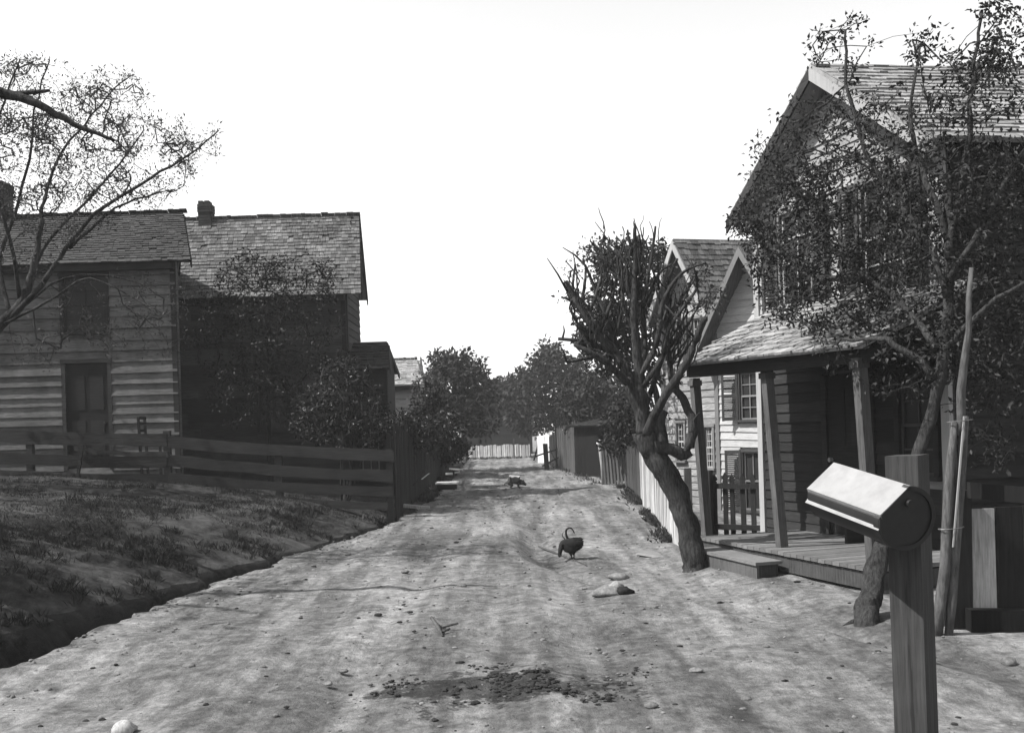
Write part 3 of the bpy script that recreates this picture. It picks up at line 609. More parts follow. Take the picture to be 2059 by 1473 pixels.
# ---------------------------------------------------------------- FENCES
def pale_fence(name, label, A, B, h0, h1, mt, w=(.07, .11), gap=.012, pointed=False, lean=.02, rails=2, posts=2.4, group=None, rag=.05, side=1, postm='grey', railm='greyh'):
    A, B = V(A), V(B); d = (B - A); L = d.length; d.normalize(); nn = V((-d.y, d.x, 0)) * side
    t = thing(name, label, 'fence', (A + B) / 2, group); b = MB(); x = 0.
    while x < L:
        ww = U(*w); q = A + d * (x + ww / 2); fr = x / L; hh = h0 + (h1 - h0) * fr + U(-rag, rag); z = gz(q.x, q.y) - .03
        ln = d * U(-lean, lean) + nn * U(-.01, .01); a = V((q.x, q.y, z)); c = a + ln * hh + Z * hh
        if pointed:
            b.bar(a, c - Z * .12, d * ww, nn * .02); r_ = b.r[-1]
            tp_ = c; p0 = c - Z * .12; hw = d * ww / 2; th = nn * .01
            b.add([p0 - hw * 1.35 + Z * .03 - th, p0 + hw * 1.35 + Z * .03 - th, tp_ - th, p0 - hw * 1.35 + Z * .03 + th, p0 + hw * 1.35 + Z * .03 + th, tp_ + th, p0 - hw * .6 - th, p0 + hw * .6 - th, p0 - hw * .6 + th, p0 + hw * .6 + th],
                  [(0, 1, 2), (5, 4, 3), (0, 2, 5, 3), (1, 4, 5, 2), (6, 7, 1, 0), (8, 3, 4, 9), (6, 0, 3, 8), (7, 9, 4, 1)], r_)
        else: b.bar(a, c, d * ww, nn * .02, None, U(.9, 1.))
        x += ww + gap * U(.3, 2.)
    b.build('pales', M[mt], t)
    for k in range(rails):
        b = MB(); fr = (.25, .8)[k] if rails == 2 else .5; pp = []
        m = max(2, int(L / 1.5) + 1)
        for i in range(m):
            q = A.lerp(B, i / (m - 1)); pp.append(V((q.x, q.y, gz(q.x, q.y) + fr * (h0 + (h1 - h0) * i / (m - 1)))) - nn * .04)
        for p, q in zip(pp, pp[1:]): b.bar(p, q, Z * .08, nn * .04)
        b.build('rail', M[railm], t)
    m = int(L / posts) + 1
    for i in range(m + 1):
        q = A.lerp(B, i / m); b = MB(); z = gz(q.x, q.y); hh = h0 + (h1 - h0) * i / m
        b.bar(V((q.x, q.y, z - .1)) - nn * .11, V((q.x, q.y, z + hh + .02)) - nn * .11 + d * U(-.03, .03), d * .1, nn * .1); b.build('post', M[postm], t)
    return t
fN, fF = G(1372, 1115), G(1262, 992)
fM = fN.lerp(fF, .6)
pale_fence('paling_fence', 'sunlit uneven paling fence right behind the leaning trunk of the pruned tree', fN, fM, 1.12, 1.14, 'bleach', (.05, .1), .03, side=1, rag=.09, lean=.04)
pale_fence('shade_toned_palings', 'grey paling fence toned down for tree shade between the sunlit palings and the leaning gate', fM + V((.02, .1, 0)), fF, 1.14, 1.15, 'grey', (.05, .11), .035, side=1, rag=.11, lean=.05)  # same fence farther on; crown shade put into the greyer pales
# little pointed picket fence behind the porch
p0, p1 = W(1432, 1000, 15.2), W(1552, 1000, 14.6)
pale_fence('picket_fence', 'dark pointed picket fence between the porch and the white annex', (p0.x, p0.y, 0), (p1.x, p1.y, 0), 1.12, 1.12, 'dkv', (.07, .08), .07, True, .01, 2, 1.2, rag=.02, postm='dkv', railm='dkv')
# palings further up
q0, q1 = W(1160, 950, 37.), W(1122, 940, 44.)
pale_fence('tall_paling_fence', 'tall grey paling fence beyond the dark gateway', (q0.x, q0.y, 0), (q1.x, q1.y, 0), 1.95, 1.75, 'grey', (.12, .18), .02, side=1, rag=.12)
q0, q1 = W(1119, 940, 44.5), W(1106, 938, 50.)
pale_fence('dark_paling_fence', 'dark paling fence between the tall palings and the whitewashed boards', (q0.x, q0.y, 0), (q1.x, q1.y, 0), 1.5, 1.4, 'dkv', (.12, .18), .02, side=1, rag=.1, postm='dkv', railm='dkv')
q0, q1 = W(1082, 932, 52.), W(1110, 932, 50.4)
pale_fence('whitewashed_board_fence', 'bright whitewashed upright boards beside the road near its far end', (q0.x, q0.y, 0), (q1.x, q1.y, 0), 1.45, 1.55, 'lime', (.12, .17), .01, side=-1, rag=.06)
q0, q1 = W(938, 922, 64.5), W(1064, 920, 62.)
pale_fence('far_paling_fence', 'low grey paling fence across the far end of the street', (q0.x, q0.y, 0), (q1.x, q1.y, 0), .82, .86, 'fence', (.11, .16), .03, side=-1, rag=.05)
b = MB(); q = W(884 + 56, 925, 60); b.bar(V((q.x, q.y, 0)), V((q.x, q.y, 1.)), EX * .14, NY * .14); o = b.build('fence_stub', M['dkv'], org=(q.x, q.y, 0)); tag(o, 'dark upright stub post before the far fence', 'post')
q = W(1034, 920, 61.5); b = MB(); b.bar(V((q.x, q.y, 0)), V((q.x, q.y, 1.35)), EX * .09, NY * .09); o = b.build('thin_post', M['grey'], org=(q.x, q.y, 0)); tag(o, 'thin pale post standing above the far paling fence', 'post')
# left palings along the street
pale_fence('street_palings', 'tall dark rough paling fence along the left side of the street', (-2.5, 21.0, 0), (-2.62, 30, 0), 2.0, 1.8, 'dkv', (.09, .16), .03, side=-1, rag=.18, lean=.04, postm='dkv', railm='dkv')
pale_fence('overgrown_palings', 'dark overgrown paling fence beyond the bench on the left', (-2.68, 30.4, 0), (-3.3, 58, 0), 1.7, 1.5, 'dkv', (.12, .2), .04, side=-1, rag=.15, lean=.04, postm='dkv', railm='dkv')
# board fence across the bank (left), horizontal boards
bf = thing('board_fence', 'sagging rail fence of wide horizontal boards in front of the left houses', 'fence', V((-6, 20.5, .6)))
Yf = 20.4
def rail(x0, y0, x1, y1, hh, dy=0., nseg=3):
    for k in range(1):
        b = MB(); a, c = W(x0, y0, Yf + dy), W(x1, y1, Yf + dy); nseg = 9; pts_ = [a.lerp(c, i / nseg) + Z * (U(-.014, .014) - .035 * math.sin(math.pi * i / nseg)) + NY * U(-.01, .01) for i in range(nseg + 1)]; hs = [hh * U(.86, 1.08) for i in range(nseg + 1)]; vs = []
        for p, w_ in zip(pts_, hs): vs += [p - Z * w_ / 2 - NY * .015, p - Z * w_ / 2 + NY * .015, p + Z * w_ / 2 + NY * .015, p + Z * w_ / 2 - NY * .015]
        b.add(vs, [(4 * i + j, 4 * i + (j + 1) % 4, 4 * i + 4 + (j + 1) % 4, 4 * i + 4 + j) for i in range(nseg) for j in range(4)] + [(3, 2, 1, 0), (4 * nseg, 4 * nseg + 1, 4 * nseg + 2, 4 * nseg + 3)])
        b.build('rail', M['greyh'], bf)
rail(338, 888, 792, 917, .24); rail(340, 926, 790, 957, .23); rail(340, 960, 790, 990, .2); rail(342, 988, 780, 1018, .16)
rail(-60, 872, 336, 884, .27, .03); rail(-60, 918, 336, 928, .24, .03); rail(-60, 950, 336, 962, .2, .03)
rail(150, 902, 338, 912, .1, -.04)
for px, y0, y1 in ((336, 866, 1010), (782, 903, 1045), (560, 894, 1020), (60, 868, 985)):
    b = MB(); a, c = W(px, y1, Yf + .09), W(px, y0, Yf + .09); a.z = min(a.z, gz(a.x, a.y) - .1); a.x = c.x; b.bar(a, c, EX * .13, NY * .12); b.build('post', M['greyh'], bf)
b = MB(); a, c = W(166, 895, Yf - .06), W(152, 985, Yf - .06); b.bar(a, c, EX * .06, NY * .04); b.build('brace', M['greyh'], bf)
# chair behind the fence
cq = W(300, 900, 21.4); cq.z = gz(cq.x, cq.y)
ch = thing('wooden_chair', 'dark wooden chair standing by the fence post before the faded house', 'chair', cq)
b = MB(); sz = W(300, 880, 21.4).z; tz = W(287, 838, 21.4).z; b.box((cq.x + .1, cq.y, sz), (.22, 0, 0), (0, .2, 0), (0, 0, .02)); b.build('seat', M['dark'], ch)
for dx, dy in ((-.1, -.18), (-.1, .18)):
    b = MB(); b.bar((cq.x + dx, cq.y + dy, cq.z), (cq.x + dx - .05, cq.y + dy, tz), EX * .05, NY * .04); b.build('back_leg', M['dark'], ch)
for dx, dy in ((.3, -.18), (.3, .18)):
    b = MB(); b.bar((cq.x + dx, cq.y + dy, cq.z), (cq.x + dx, cq.y + dy, sz), EX * .045, NY * .04); b.build('front_leg', M['dark'], ch)
b = MB()
for f_ in (.35, .7, .95): b.bar((cq.x - .12, cq.y - .18, sz + (tz - sz) * f_), (cq.x - .12, cq.y + .18, sz + (tz - sz) * f_), Z * .06, EX * .02)
b.build('backrest', M['dark'], ch)

# gate leaning open, with its pale post
gp = G(1214, 978, .08); gq = V((gp.x + .62, gp.y - .9, .06))
gt = thing('leaning_gate', 'weathered slat gate hanging open beside the paling fence', 'gate', gp)
d = (gq - gp); L = d.length; d.normalize(); nn = V((-d.y, d.x, 0)); b = MB()
for i in range(7):
    q = gp + d * (.1 + i * (L - .1) / 6.5); b.bar(V((q.x, q.y, .06)), V((q.x, q.y, 1.22 + U(-.05, .05))) - d * .1, d * .085, nn * .02)
b.build('slats', M['grey'], gt)
b = MB(); b.bar(gp + d * .05 + Z * .25 + nn * .03, gq + Z * .25 + nn * .03, Z * .09, nn * .03); b.bar(gp + d * .0 + Z * 1.0 + nn * .03, gq - d * .1 + Z * 1.0 + nn * .03, Z * .09, nn * .03); b.bar(gp + d * .1 + Z * .92 + nn * .055, gq - d * .05 + Z * .35 + nn * .055, Z * .07, nn * .02); b.build('frame', M['dkv'], gt)
b = MB(); pt = gp - d * .05; b.tube([pt + V((.02, 0, -.1)), pt + V((0, 0, .6)), pt + V((-.06, 0, 1.25))], [.05, .05, .05], 8, wob=.1); po = b.build('gate_post', M['fence'], gt, True)
b = MB(); b.tube([pt + V((-.06, 0, 1.22)), pt + V((-.07, 0, 1.3)), pt + V((-.02, 0, 1.36)), pt + V((.02, 0, 1.38))], [.07, .09, .08, .03], 8, wob=.2); b.build('post_cap', M['lime'], gt, True)
# dark shed in the gap
sA, sB = W(1212, 900, 35.), W(1163, 900, 36.2)
sh = thing('dark_shed', 'low dark board shed in the gap between the gate and the tall palings', 'shed', V(((sA.x + sB.x) / 2, 35.6, 0)))
d = V((sB.x - sA.x, sB.y - sA.y, 0)); L = d.length + 2.2; d.normalize(); nn = V((-d.y, d.x, 0)); nn = nn if nn.y < 0 else -nn; Os = V((sA.x, sA.y, 0)) - d * 2.
b = MB(); backing(b, Os, d, nn, 0, L, -.3, 1.95, None, None, 2.5); x = 0
while x < L: b.box(P(Os, d, nn, x + .08, -.02, .85), d * .074, nn * .02, Z * 1.1); x += .16
b.build('wall', M['pitch'], sh)
b = MB(); Ra, Rb, Ea, Eb = P(Os, d, nn, -.2, -2.8, 2.4), P(Os, d, nn, L + .2, -2.8, 2.4), P(Os, d, nn, -.2, .25, 1.95), P(Os, d, nn, L + .2, .25, 1.95); shingles(b, Ra, Rb, Ea, Eb, .15); slab(b, Ra, Rb, Ea, Eb); b.build('roof', M['shd'], sh)
b = MB(); b.box(P(Os, d, nn, L - 1.2, .015, .85), d * .45, nn * .012, Z * .85); b.build('door', M['pitch'], sh)
# old gate post with broken rails near the whitewash
q = G(1100, 946, .1); og = thing('broken_gate_post', 'dark leaning gate post with broken rails before the whitewashed boards', 'post', q)
b = MB(); b.bar(q - Z * .1, q + V((-.05, 0, 1.15)), EX * .2, NY * .16); b.build('post', M['dkv'], og)
for (a, c) in (((-.5, 0, .62), (.45, -.1, .9)), ((-.2, 0, .2), (.5, -.1, .55)), ((.1, -.05, 1.0), (.42, -.1, .3))):
    b = MB(); b.bar(q + V(a), q + V(c), Z * .07, NY * .05); b.build('rail', M['dkv'], og)
a, c = G(1073, 927, .1), W(1085, 884, 52.6); b = MB(); b.bar(a, c, EX * .1, NY * .05); o = b.build('prop_board', M['grey'], org=a); tag(o, 'thin board propped slantwise against the whitewashed boards', 'board')

# ---------------------------------------------------------------- small wooden things on the left kerb
q = G(898, 985, .12); bn = thing('plank_bench', 'low bench with bleached board top at the left edge of the road', 'bench', q)
zt = W(898, 971, q.y).z; xa, xb = W(876, 970, q.y).x, W(921, 973, q.y).x
b = MB(); b.box(((xa + xb) / 2, q.y + .2, zt), ((xb - xa) / 2, 0, 0), (0, .42, 0), (0, 0, .02)); b.box(((xa + xb) / 2 - .1, q.y - .26, zt + .004), ((xb - xa) / 2 - .15, 0, 0), (0, .03, 0), (0, 0, .02)); b.build('board_top', M['lime'], bn)
for xx in (xa + .12, xb - .12):
    for yy in (-.1, .5):
        b = MB(); b.bar((xx, q.y + yy, 0), (xx, q.y + yy, zt - .02), EX * .06, NY * .06); b.build('leg', M['dkv'], bn)
b = MB(); b.bar((xa + .05, q.y - .2, zt - .1), (xb - .02, q.y - .2, zt - .1), Z * .14, NY * .03); b.build('apron', M['dkv'], bn)
a, c = W(812, 1016, 22.6), W(864, 1021, 22.6); o = MB().bar(a, c, Z * .07, NY * .22).build('loose_plank', M['fence'], org=a); tag(o, 'weathered plank lying across the ditch end by the left palings', 'plank')
a, c = W(848, 963, 26.6), W(863, 951, 26.8); o = MB().bar(a, c, EX * .05, NY * .03).build('leaning_stick', M['lime'], org=a); tag(o, 'short pale stick leaning in the weeds beside the palings', 'stick')
for k, (x0, y0, x1, y1, Y, lb) in enumerate(((896, 952, 910, 952, 36, 'short pale lath lying flat in the verge beyond the bench'), (914, 950, 925, 948, 37.5, 'pale lath tilted up at the road edge beyond the bench'), (903, 942, 930, 944, 44, 'long pale lath lying across the road edge near the far trees'))):
    a, c = W(x0, y0, Y), W(x1, y1, Y); o = MB().bar(a, c, Z * .07, NY * .1).build('lath', M['lime'], org=a); tag(o, lb, 'board', 'pale laths on the left verge')
# board at foot of paling fence
a, c = G(1290, 1112, .02), G(1352, 1122, .02); o = MB().box((a + c) / 2 + Z * .03, (c - a) / 2, V((.1, .22, 0)), V((0.02, 0, .014))).build('flat_board', M['deck'], org=a); tag(o, 'flat grey board lying at the foot of the paling fence', 'board')

# ---------------------------------------------------------------- MAILBOX
pm = W(1838, 1200, 3.78); pz = .0
mb_ = thing('mailbox', 'large round ended tin mailbox with bent hood on a square timber post', 'mailbox', V((pm.x, pm.y, 0)))
ya_ = math.radians(41); ax = V((math.cos(ya_), -math.sin(ya_), 0)); ay = V((math.sin(ya_), math.cos(ya_), 0)); hw = .061
zt = W(1838, 912, 3.78).z - .002; b = MB(); ln = V((.012, 0, 0))
base = V((pm.x, pm.y, -.3)); topc = V((pm.x - .012, pm.y, zt))
ch_ = .004
b.hexa([base - ax * hw - ay * hw, base + ax * hw - ay * hw, base + ax * hw + ay * hw, base - ax * hw + ay * hw, topc - ax * hw - ay * hw - Z * .004, topc + ax * hw - ay * hw - Z * .002, topc + ax * hw + ay * hw, topc - ax * hw + ay * hw - Z * .003])
b.build('post', M['post'], mb_)
Yc = 3.44; C = W(1819, 1040, Yc); rr = .109
cC_, cD_ = W(1760, 1030, Yc), W(1622, 980, Yc + .40); axis = cD_ - cC_; ad = axis.normalized(); Lb = axis.length
up = (Z - ad * ad.z).normalized(); lf = ad.cross(up).normalized()
lf = lf if lf.x < 0 else -lf        # lateral, to the left-front
def cp(l_, u_, k): return C + lf * l_ + up * u_ + ad * k
hl = (cC_ - C); lx, ly = hl.dot(lf), hl.dot(up); a0, a1 = math.radians(97), math.atan2(ly - .012, lx) 
if a1 < 0: a1 += 2 * math.pi
def ring(r_, k):      # end view: round with the upper left cut flat under the lid; angle runs from the crown away from lf
    q = [(-(math.cos(math.radians(83)) ) * r_ * 0, r_)] + [(math.sin(-t) * r_, math.cos(t) * r_) for t in [i * math.radians(272) / 110 for i in range(111)]]
    return [cp(l_, u_, k) for l_, u_ in q[1:]]
b = MB(); b.prism(ring(rr, .004), ad * Lb); b.build('box', M['tind'], mb_)
dB = MB(); dB.prism(ring(rr + .005, -.012), ad * .03); ed_ = dB.build('end_cap', M['tind'], mb_)
dB = MB(); q1_, q2_ = ring(rr + .004, -.013), ring(rr - .012, -.013); m_ = len(q1_); o_ = ad * -.005
dB.add(q1_ + q2_ + [p + o_ for p in q1_] + [p + o_ for p in q2_], [f for i in range(m_ - 1) for f in ((2 * m_ + i, 2 * m_ + i + 1, 3 * m_ + i + 1, 3 * m_ + i), (i, i + 1, 2 * m_ + i + 1, 2 * m_ + i), (m_ + i + 1, m_ + i, 3 * m_ + i, 3 * m_ + i + 1))]); dB.build('rim', M['tind'], ed_)
b = MB(); b.tube([cp(.0, .055, -.006), cp(0, .055, -.03)], [.012, .014], 10); b.build('latch', M['tind'], ed_)
# bent hood: tangent sheet from the crown to a lip, then a drip flange curving back
prof = [(-.03, rr * .985), (-.002, rr + .006), (lx + .010, ly + .004)] + [(lx + .010 - .012 * math.sin(math.pi * i / 16) + .007 * i / 16, ly + .004 - .056 * i / 16) for i in range(1, 17)]
b = MB(); th = .004
for (p, q), nn_ in zip(zip(prof, prof[1:]), range(30)):
    d2 = V((q[0] - p[0], q[1] - p[1], 0)).normalized(); nx, ny = d2.y * th, -d2.x * th
    if ny > 0: nx, ny = -nx, -ny
    b.hexa([cp(p[0] + nx, p[1] + ny, -.012), cp(q[0] + nx, q[1] + ny, -.012), cp(q[0] + nx, q[1] + ny, Lb + .01), cp(p[0] + nx, p[1] + ny, Lb + .01), cp(p[0], p[1], -.012), cp(q[0], q[1], -.012), cp(q[0], q[1], Lb + .01), cp(p[0], p[1], Lb + .01)])
b.build('hood', M['tin'], mb_)
b = MB(); pb = topc - Z * .3; b.bar(C + ad * .12 - up * rr * .9, pm + Z * (C.z - rr * .98) - Z * pm.z - ad * 0, Z * .05, ad * .09); b.build('bracket', M['post'], mb_)

# leaning pole wired to a split rail
pb, pt_ = G(1894, 1285, .09), W(1955, 538, 7.9)
def along(f_): return pb.lerp(pt_, f_)
lp = thing('leaning_pole', 'tall thin leaning pole wired to a split rail behind the mailbox', 'pole', pb)
b = MB(); b.tube([along(.55) + V((0, .02, 0)) + V((.005 * math.sin(i), 0, 0)) if i == 0 else along(.5 + .5 * i / 6) + V((.012 * math.sin(i * 2.), 0, 0)) for i in range(7)], [.036, .036, .032, .028, .026, .022, .016], 9, wob=.3); b.build('pole', M['barkl'], lp, True)
sid = V((1, 0, .08)).normalized()
b = MB(); b.tube([along(f_) - sid * (.045 - .02 * f_) + V((.012 * math.sin(f_ * 9), 0, 0)) for f_ in (0, .1, .2, .3, .4, .5, .585)], [.036, .042, .045, .04, .04, .032, .024], 10, wob=.4); b.build('split_rail', M['barkl'], lp, True)
b = MB(); b.tube([along(f_) + sid * (.052 - .015 * f_) for f_ in (0, .1, .2, .3, .4, .5, .6)], [.03, .036, .04, .037, .036, .034, .028], 10, wob=.35); b.build('split_rail', M['barkl'], lp, True)
b = MB(); b.bar(along(.25) + sid * .008 - V((0, .045, 0)), along(.6) + sid * .014 - V((0, .04, 0)), sid * .011, V((0, .012, 0)), .5, 1.3); b.build('split_face', M['split'], lp)
for f_ in (.588, .3):
    b = MB(); c = along(f_); b.tube([c + (sid * math.cos(t) * .1 + V((0, 1, 0)) * math.sin(t) * .06) for t in [i * math.pi / 8 for i in range(17)]], [.004] * 17, 5); b.build('wire', M['wire'], lp)

# dark board gate/fence at the right edge
rf = thing('timber_fence_end', 'dark post and peeling boards of a fence at the picture edge behind the mailbox', 'fence', G(1990, 1310))
fp = G(1927, 1270, .09); b = MB(); b.bar(fp - Z * .1, V((fp.x + .02, fp.y, W(1925, 985, fp.y).z)), V((.17, .02, 0)), V((-.02, .14, 0))); b.build('post', M['dkv'], rf)
for (x0, x1, y0, y1, mm, dy) in ((1951, 2006, 1022, 1262, 'fence', .02), (2009, 2062, 1018, 1268, 'dkv', .03), (2064, 2120, 1015, 1272, 'dkv', .02)):
    a, c = W((x0 + x1) / 2, y1 + 40, fp.y + dy), W((x0 + x1) / 2, y0, fp.y + dy); w_ = (x1 - x0) / F * fp.y
    b = MB(); b.bar(a, V((a.x, c.y, c.z)), EX * w_, NY * .025); b.build('board', M[mm], rf)
b = MB(); b.bar(W(1948, 985, fp.y - .12), W(2150, 1003, fp.y - .4), Z * .13, NY * .06); b.build('rail', M['dkv'], rf)
tA_, tB_ = V((fp.x + .03, fp.y - .12, .19)), V((fp.x + 1.1, fp.y - .34, .19)); b = MB(); b.bar(tA_, tB_, Z * .22, NY * .12); b.build('sill_timber', M['pitch'], rf)

# ---------------------------------------------------------------- TREES
def catmull(pts, m=4):
    out = []; n_ = len(pts)
    for i in range(n_ - 1):
        p0, p1, p2, p3 = pts[max(0, i - 1)], pts[i], pts[i + 1], pts[min(n_ - 1, i + 2)]
        for k in range(m):
            t = k / m; out.append(.5 * ((2 * p1) + (p2 - p0) * t + (2 * p0 - 5 * p1 + 4 * p2 - p3) * t * t + (3 * p1 - p0 - 3 * p2 + p3) * t ** 3))
    out.append(pts[-1]); return out
def limb(wood, nodes, pts, r0, r1, sides=8, wob=.12, jit=.0, m=4, pw=1.):
    path = catmull([V(p) for p in pts], m)
    for i in range(1, len(path) - 1): path[i] = path[i] + V((U(-jit, jit), U(-jit, jit), U(-jit, jit)))
    k = len(path) - 1; rad = [r0 + (r1 - r0) * (i / k) ** pw for i in range(k + 1)]
    wood.tube(path, rad, sides, .5 + U(-.2, .2), wob)
    if nodes is not None: nodes.extend(path[1:])
    return path
def colonize(wood, nodes, cl, r=.004, rmax=.03, kink=.12, drop=.0):
    """join every leaf clump to the nearest wood, nearest first; thickness follows what hangs on it"""
    nodes = np.array([tuple(p) for p in nodes]); n0 = len(nodes); cl = np.asarray(cl)
    best = np.full(len(cl), 1e9); par = np.zeros(len(cl), int); allp = [tuple(p) for p in nodes]
    d = np.linalg.norm(cl[:, None] - nodes[None], axis=2); par = d.argmin(1); best = d.min(1)
    done = np.zeros(len(cl), bool); order = []; idx = {}; parent = {}
    for _ in range(len(cl)):
        i = int(np.where(done, 1e9, best).argmin()); done[i] = True; k = len(allp); allp.append(tuple(cl[i])); idx[k] = i; parent[k] = int(par[i]); order.append(k)
        dd_ = np.linalg.norm(cl - cl[i], axis=1) * 1.12; u = (dd_ < best) & ~done; best[u] = dd_[u]; par[u] = k
    cnt = {k: 1 for k in order}
    for k in reversed(order):
        if parent[k] >= n0: cnt[parent[k]] += cnt[k]
    for k in order:
        a, c = V(allp[parent[k]]), V(allp[k]); L = (c - a).length
        if L < .005: continue
        m = (a + c) / 2 + V((U(-1, 1), U(-1, 1), U(-.5, 1))) * (kink * L); rc = min(rmax, r * math.sqrt(cnt[k])); rp = min(rmax, r * math.sqrt(cnt[k] + 1)) * 1.1
        wood.tube([a, m, c], [rp, (rp + rc) / 2, rc], 4, .5, cap=False)
def clump_leaves(cl, per, rad, L, name, mt, parent, droop=-.1, asp=.5, wid=None, flat=0.):
    cl = np.asarray(cl); n_ = len(cl) * per; base = np.repeat(cl, per, 0); off = rng.normal(size=(n_, 3)); off /= np.linalg.norm(off, axis=1, keepdims=True); off *= rad * rng.random((n_, 1)) ** .5
    Pp = base + off; D = off / rad + rng.normal(size=(n_, 3)) * .6; D[:, 2] += droop; Nn = rng.normal(size=(n_, 3)); Nn[:, 2] += .8 + flat
    LL = L * (.6 + .8 * rng.random(n_)); return leafmesh(name, Pp, D, Nn, LL, LL * asp, M[mt], parent)
def in_ell(ells, dep, seedn=None, keep=None):
    out = []
    for (cx, cy, rx, ry, n_) in ells:
        k = 0; tries = 0
        while k < n_ and tries < n_ * 30:
            tries += 1; a = U(0, 6.2832); r_ = math.sqrt(U(0, 1)); px, py = cx + rx * r_ * math.cos(a), cy + ry * r_ * math.sin(a)
            Yd = dep(px, py); p = W(px, py, Yd)
            if keep is None or keep(p): out.append(tuple(p)); k += 1
    return out

# --- pollarded tree beside the porch
tb = G(1400, 1140, .1); YT = tb.y + .1
pt_ree = thing('pollarded_tree', 'heavily pruned leaning tree with bare cut branches beside the porch step', 'tree', tb)
wood = MB(); nodes = []
def Q(px, py, dy=0.): return W(px, py, YT + dy)
limb(wood, nodes, [Q(1400, 1150), Q(1388, 1085), Q(1372, 1025), Q(1342, 955), Q(1310, 905), Q(1292, 870)], .145, .13, 16, .28, .012, 6)
limb(wood, None, [Q(1400, 1158), Q(1398, 1125)], .2, .14, 14, .35)
limb(wood, nodes, [Q(1300, 885), Q(1293, 840), Q(1272, 790), Q(1258, 745, .1), Q(1225, 690, .2), Q(1175, 630, .3), Q(1143, 590, .35)], .105, .03, 10, .18, .008, 5)
limb(wood, nodes, [Q(1296, 870), Q(1290, 800, -.05), Q(1283, 730, -.1), Q(1275, 640, -.15), Q(1276, 560, -.15), Q(1277, 470, -.15), Q(1276, 450, -.15)], .105, .012, 10, .18, .006, 5, .7)
limb(wood, nodes, [Q(1288, 760, .1), Q(1296, 690, .2), Q(1292, 620, .3), Q(1306, 540, .35), Q(1318, 455, .4)], .05, .014, 8, .15, .006)
limb(wood, nodes, [Q(1300, 870, -.2), Q(1318, 830, -.35), Q(1350, 775, -.5), Q(1385, 720, -.6), Q(1412, 650, -.65), Q(1423, 640, -.65)], .06, .035, 8, .12, .004)     # long sawn limb
limb(wood, nodes, [Q(1318, 900, -.1), Q(1350, 905, -.1), Q(1378, 915, -.1), Q(1390, 880, -.1), Q(1392, 850, -.1), Q(1372, 800, 0), Q(1352, 770, 0), Q(1345, 720, .1), Q(1340, 640, .15), Q(1345, 560, .2), Q(1362, 520, .2)], .085, .016, 9, .25, .012)
limb(wood, nodes, [Q(1330, 900), Q(1326, 850), Q(1336, 825)], .1, .05, 9, .3)
limb(wood, nodes, [Q(1250, 735, .1), Q(1215, 700, .1), Q(1155, 690, .0)], .045, .022, 7, .1)
limb(wood, nodes, [Q(1232, 712, -.1), Q(1190, 655, -.2), Q(1152, 688 - 90, -.2)], .05, .02, 7, .1)
limb(wood, nodes, [Q(1215, 680, .2), Q(1170, 684, .2), Q(1122, 681, .2)], .03, .02, 7, .1)
limb(wood, nodes, [Q(1200, 715, .0), Q(1168, 722, 0), Q(1140, 728, 0)], .03, .016, 7, .1)
limb(wood, nodes, [Q(1262, 770, -.1), Q(1225, 735, -.2), Q(1190, 710, -.3), Q(1155, 693, -.3)], .05, .025, 7, .1)
limb(wood, nodes, [Q(1190, 640, .3), Q(1165, 610, .3), Q(1137, 565, .3)], .05, .03, 7, .1)
limb(wood, nodes, [Q(1240, 700, .2), Q(1222, 640, .25), Q(1200, 590, .3), Q(1178, 535, .3)], .045, .014, 7, .12)
limb(wood, nodes, [Q(1278, 620, -.1), Q(1262, 580, -.1), Q(1258, 530, -.1), Q(1212, 490, -.1)], .03, .012, 6, .1)
limb(wood, nodes, [Q(1276, 520, -.1), Q(1264, 480, -.1), Q(1262, 462, -.1)], .02, .012, 6, .1)
limb(wood, nodes, [Q(1284, 760, -.1), Q(1320, 690, -.2), Q(1332, 610, -.2), Q(1370, 550, -.2), Q(1420, 528, -.2)], .045, .012, 7, .1)
limb(wood, nodes, [Q(1290, 780, -.1), Q(1330, 720, -.2), Q(1345, 660, -.2), Q(1395, 590, -.2), Q(1410, 560, -.2)], .04, .012, 7, .1)
limb(wood, nodes, [Q(1300, 810, .1), Q(1325, 740, .3), Q(1338, 680, .4), Q(1315, 560, .4)], .04, .012, 7, .1)
for k in range(34):
    p = random.choice(nodes[18:]); v = V((U(-.5, .3), U(-.3, .3), U(.2, .7))) * U(.25, .8)
    wood.tube([p, p + v * .5 + V((U(-.03, .03), 0, .02)), p + v], [.016, .012, .006], 5, .5)
for pl in ([(1150, 600), (1152, 570), (1156, 530)], [(1165, 625), (1172, 590), (1178, 548), (1172, 520)], [(1180, 640), (1196, 600), (1210, 545), (1196, 500)], [(1205, 665), (1232, 600), (1240, 540)], [(1228, 700), (1250, 630), (1246, 560), (1240, 500)], [(1292, 620), (1310, 580), (1330, 545), (1352, 530)], [(1340, 640), (1372, 600), (1398, 545)], [(1345, 700), (1385, 650), (1412, 600)], [(1270, 590), (1244, 560), (1225, 545)], [(1160, 612), (1140, 600), (1128, 598)]):
    limb(wood, nodes, [Q(x, y_, .15) for x, y_ in pl], .026, .012, 6, .15, .006)
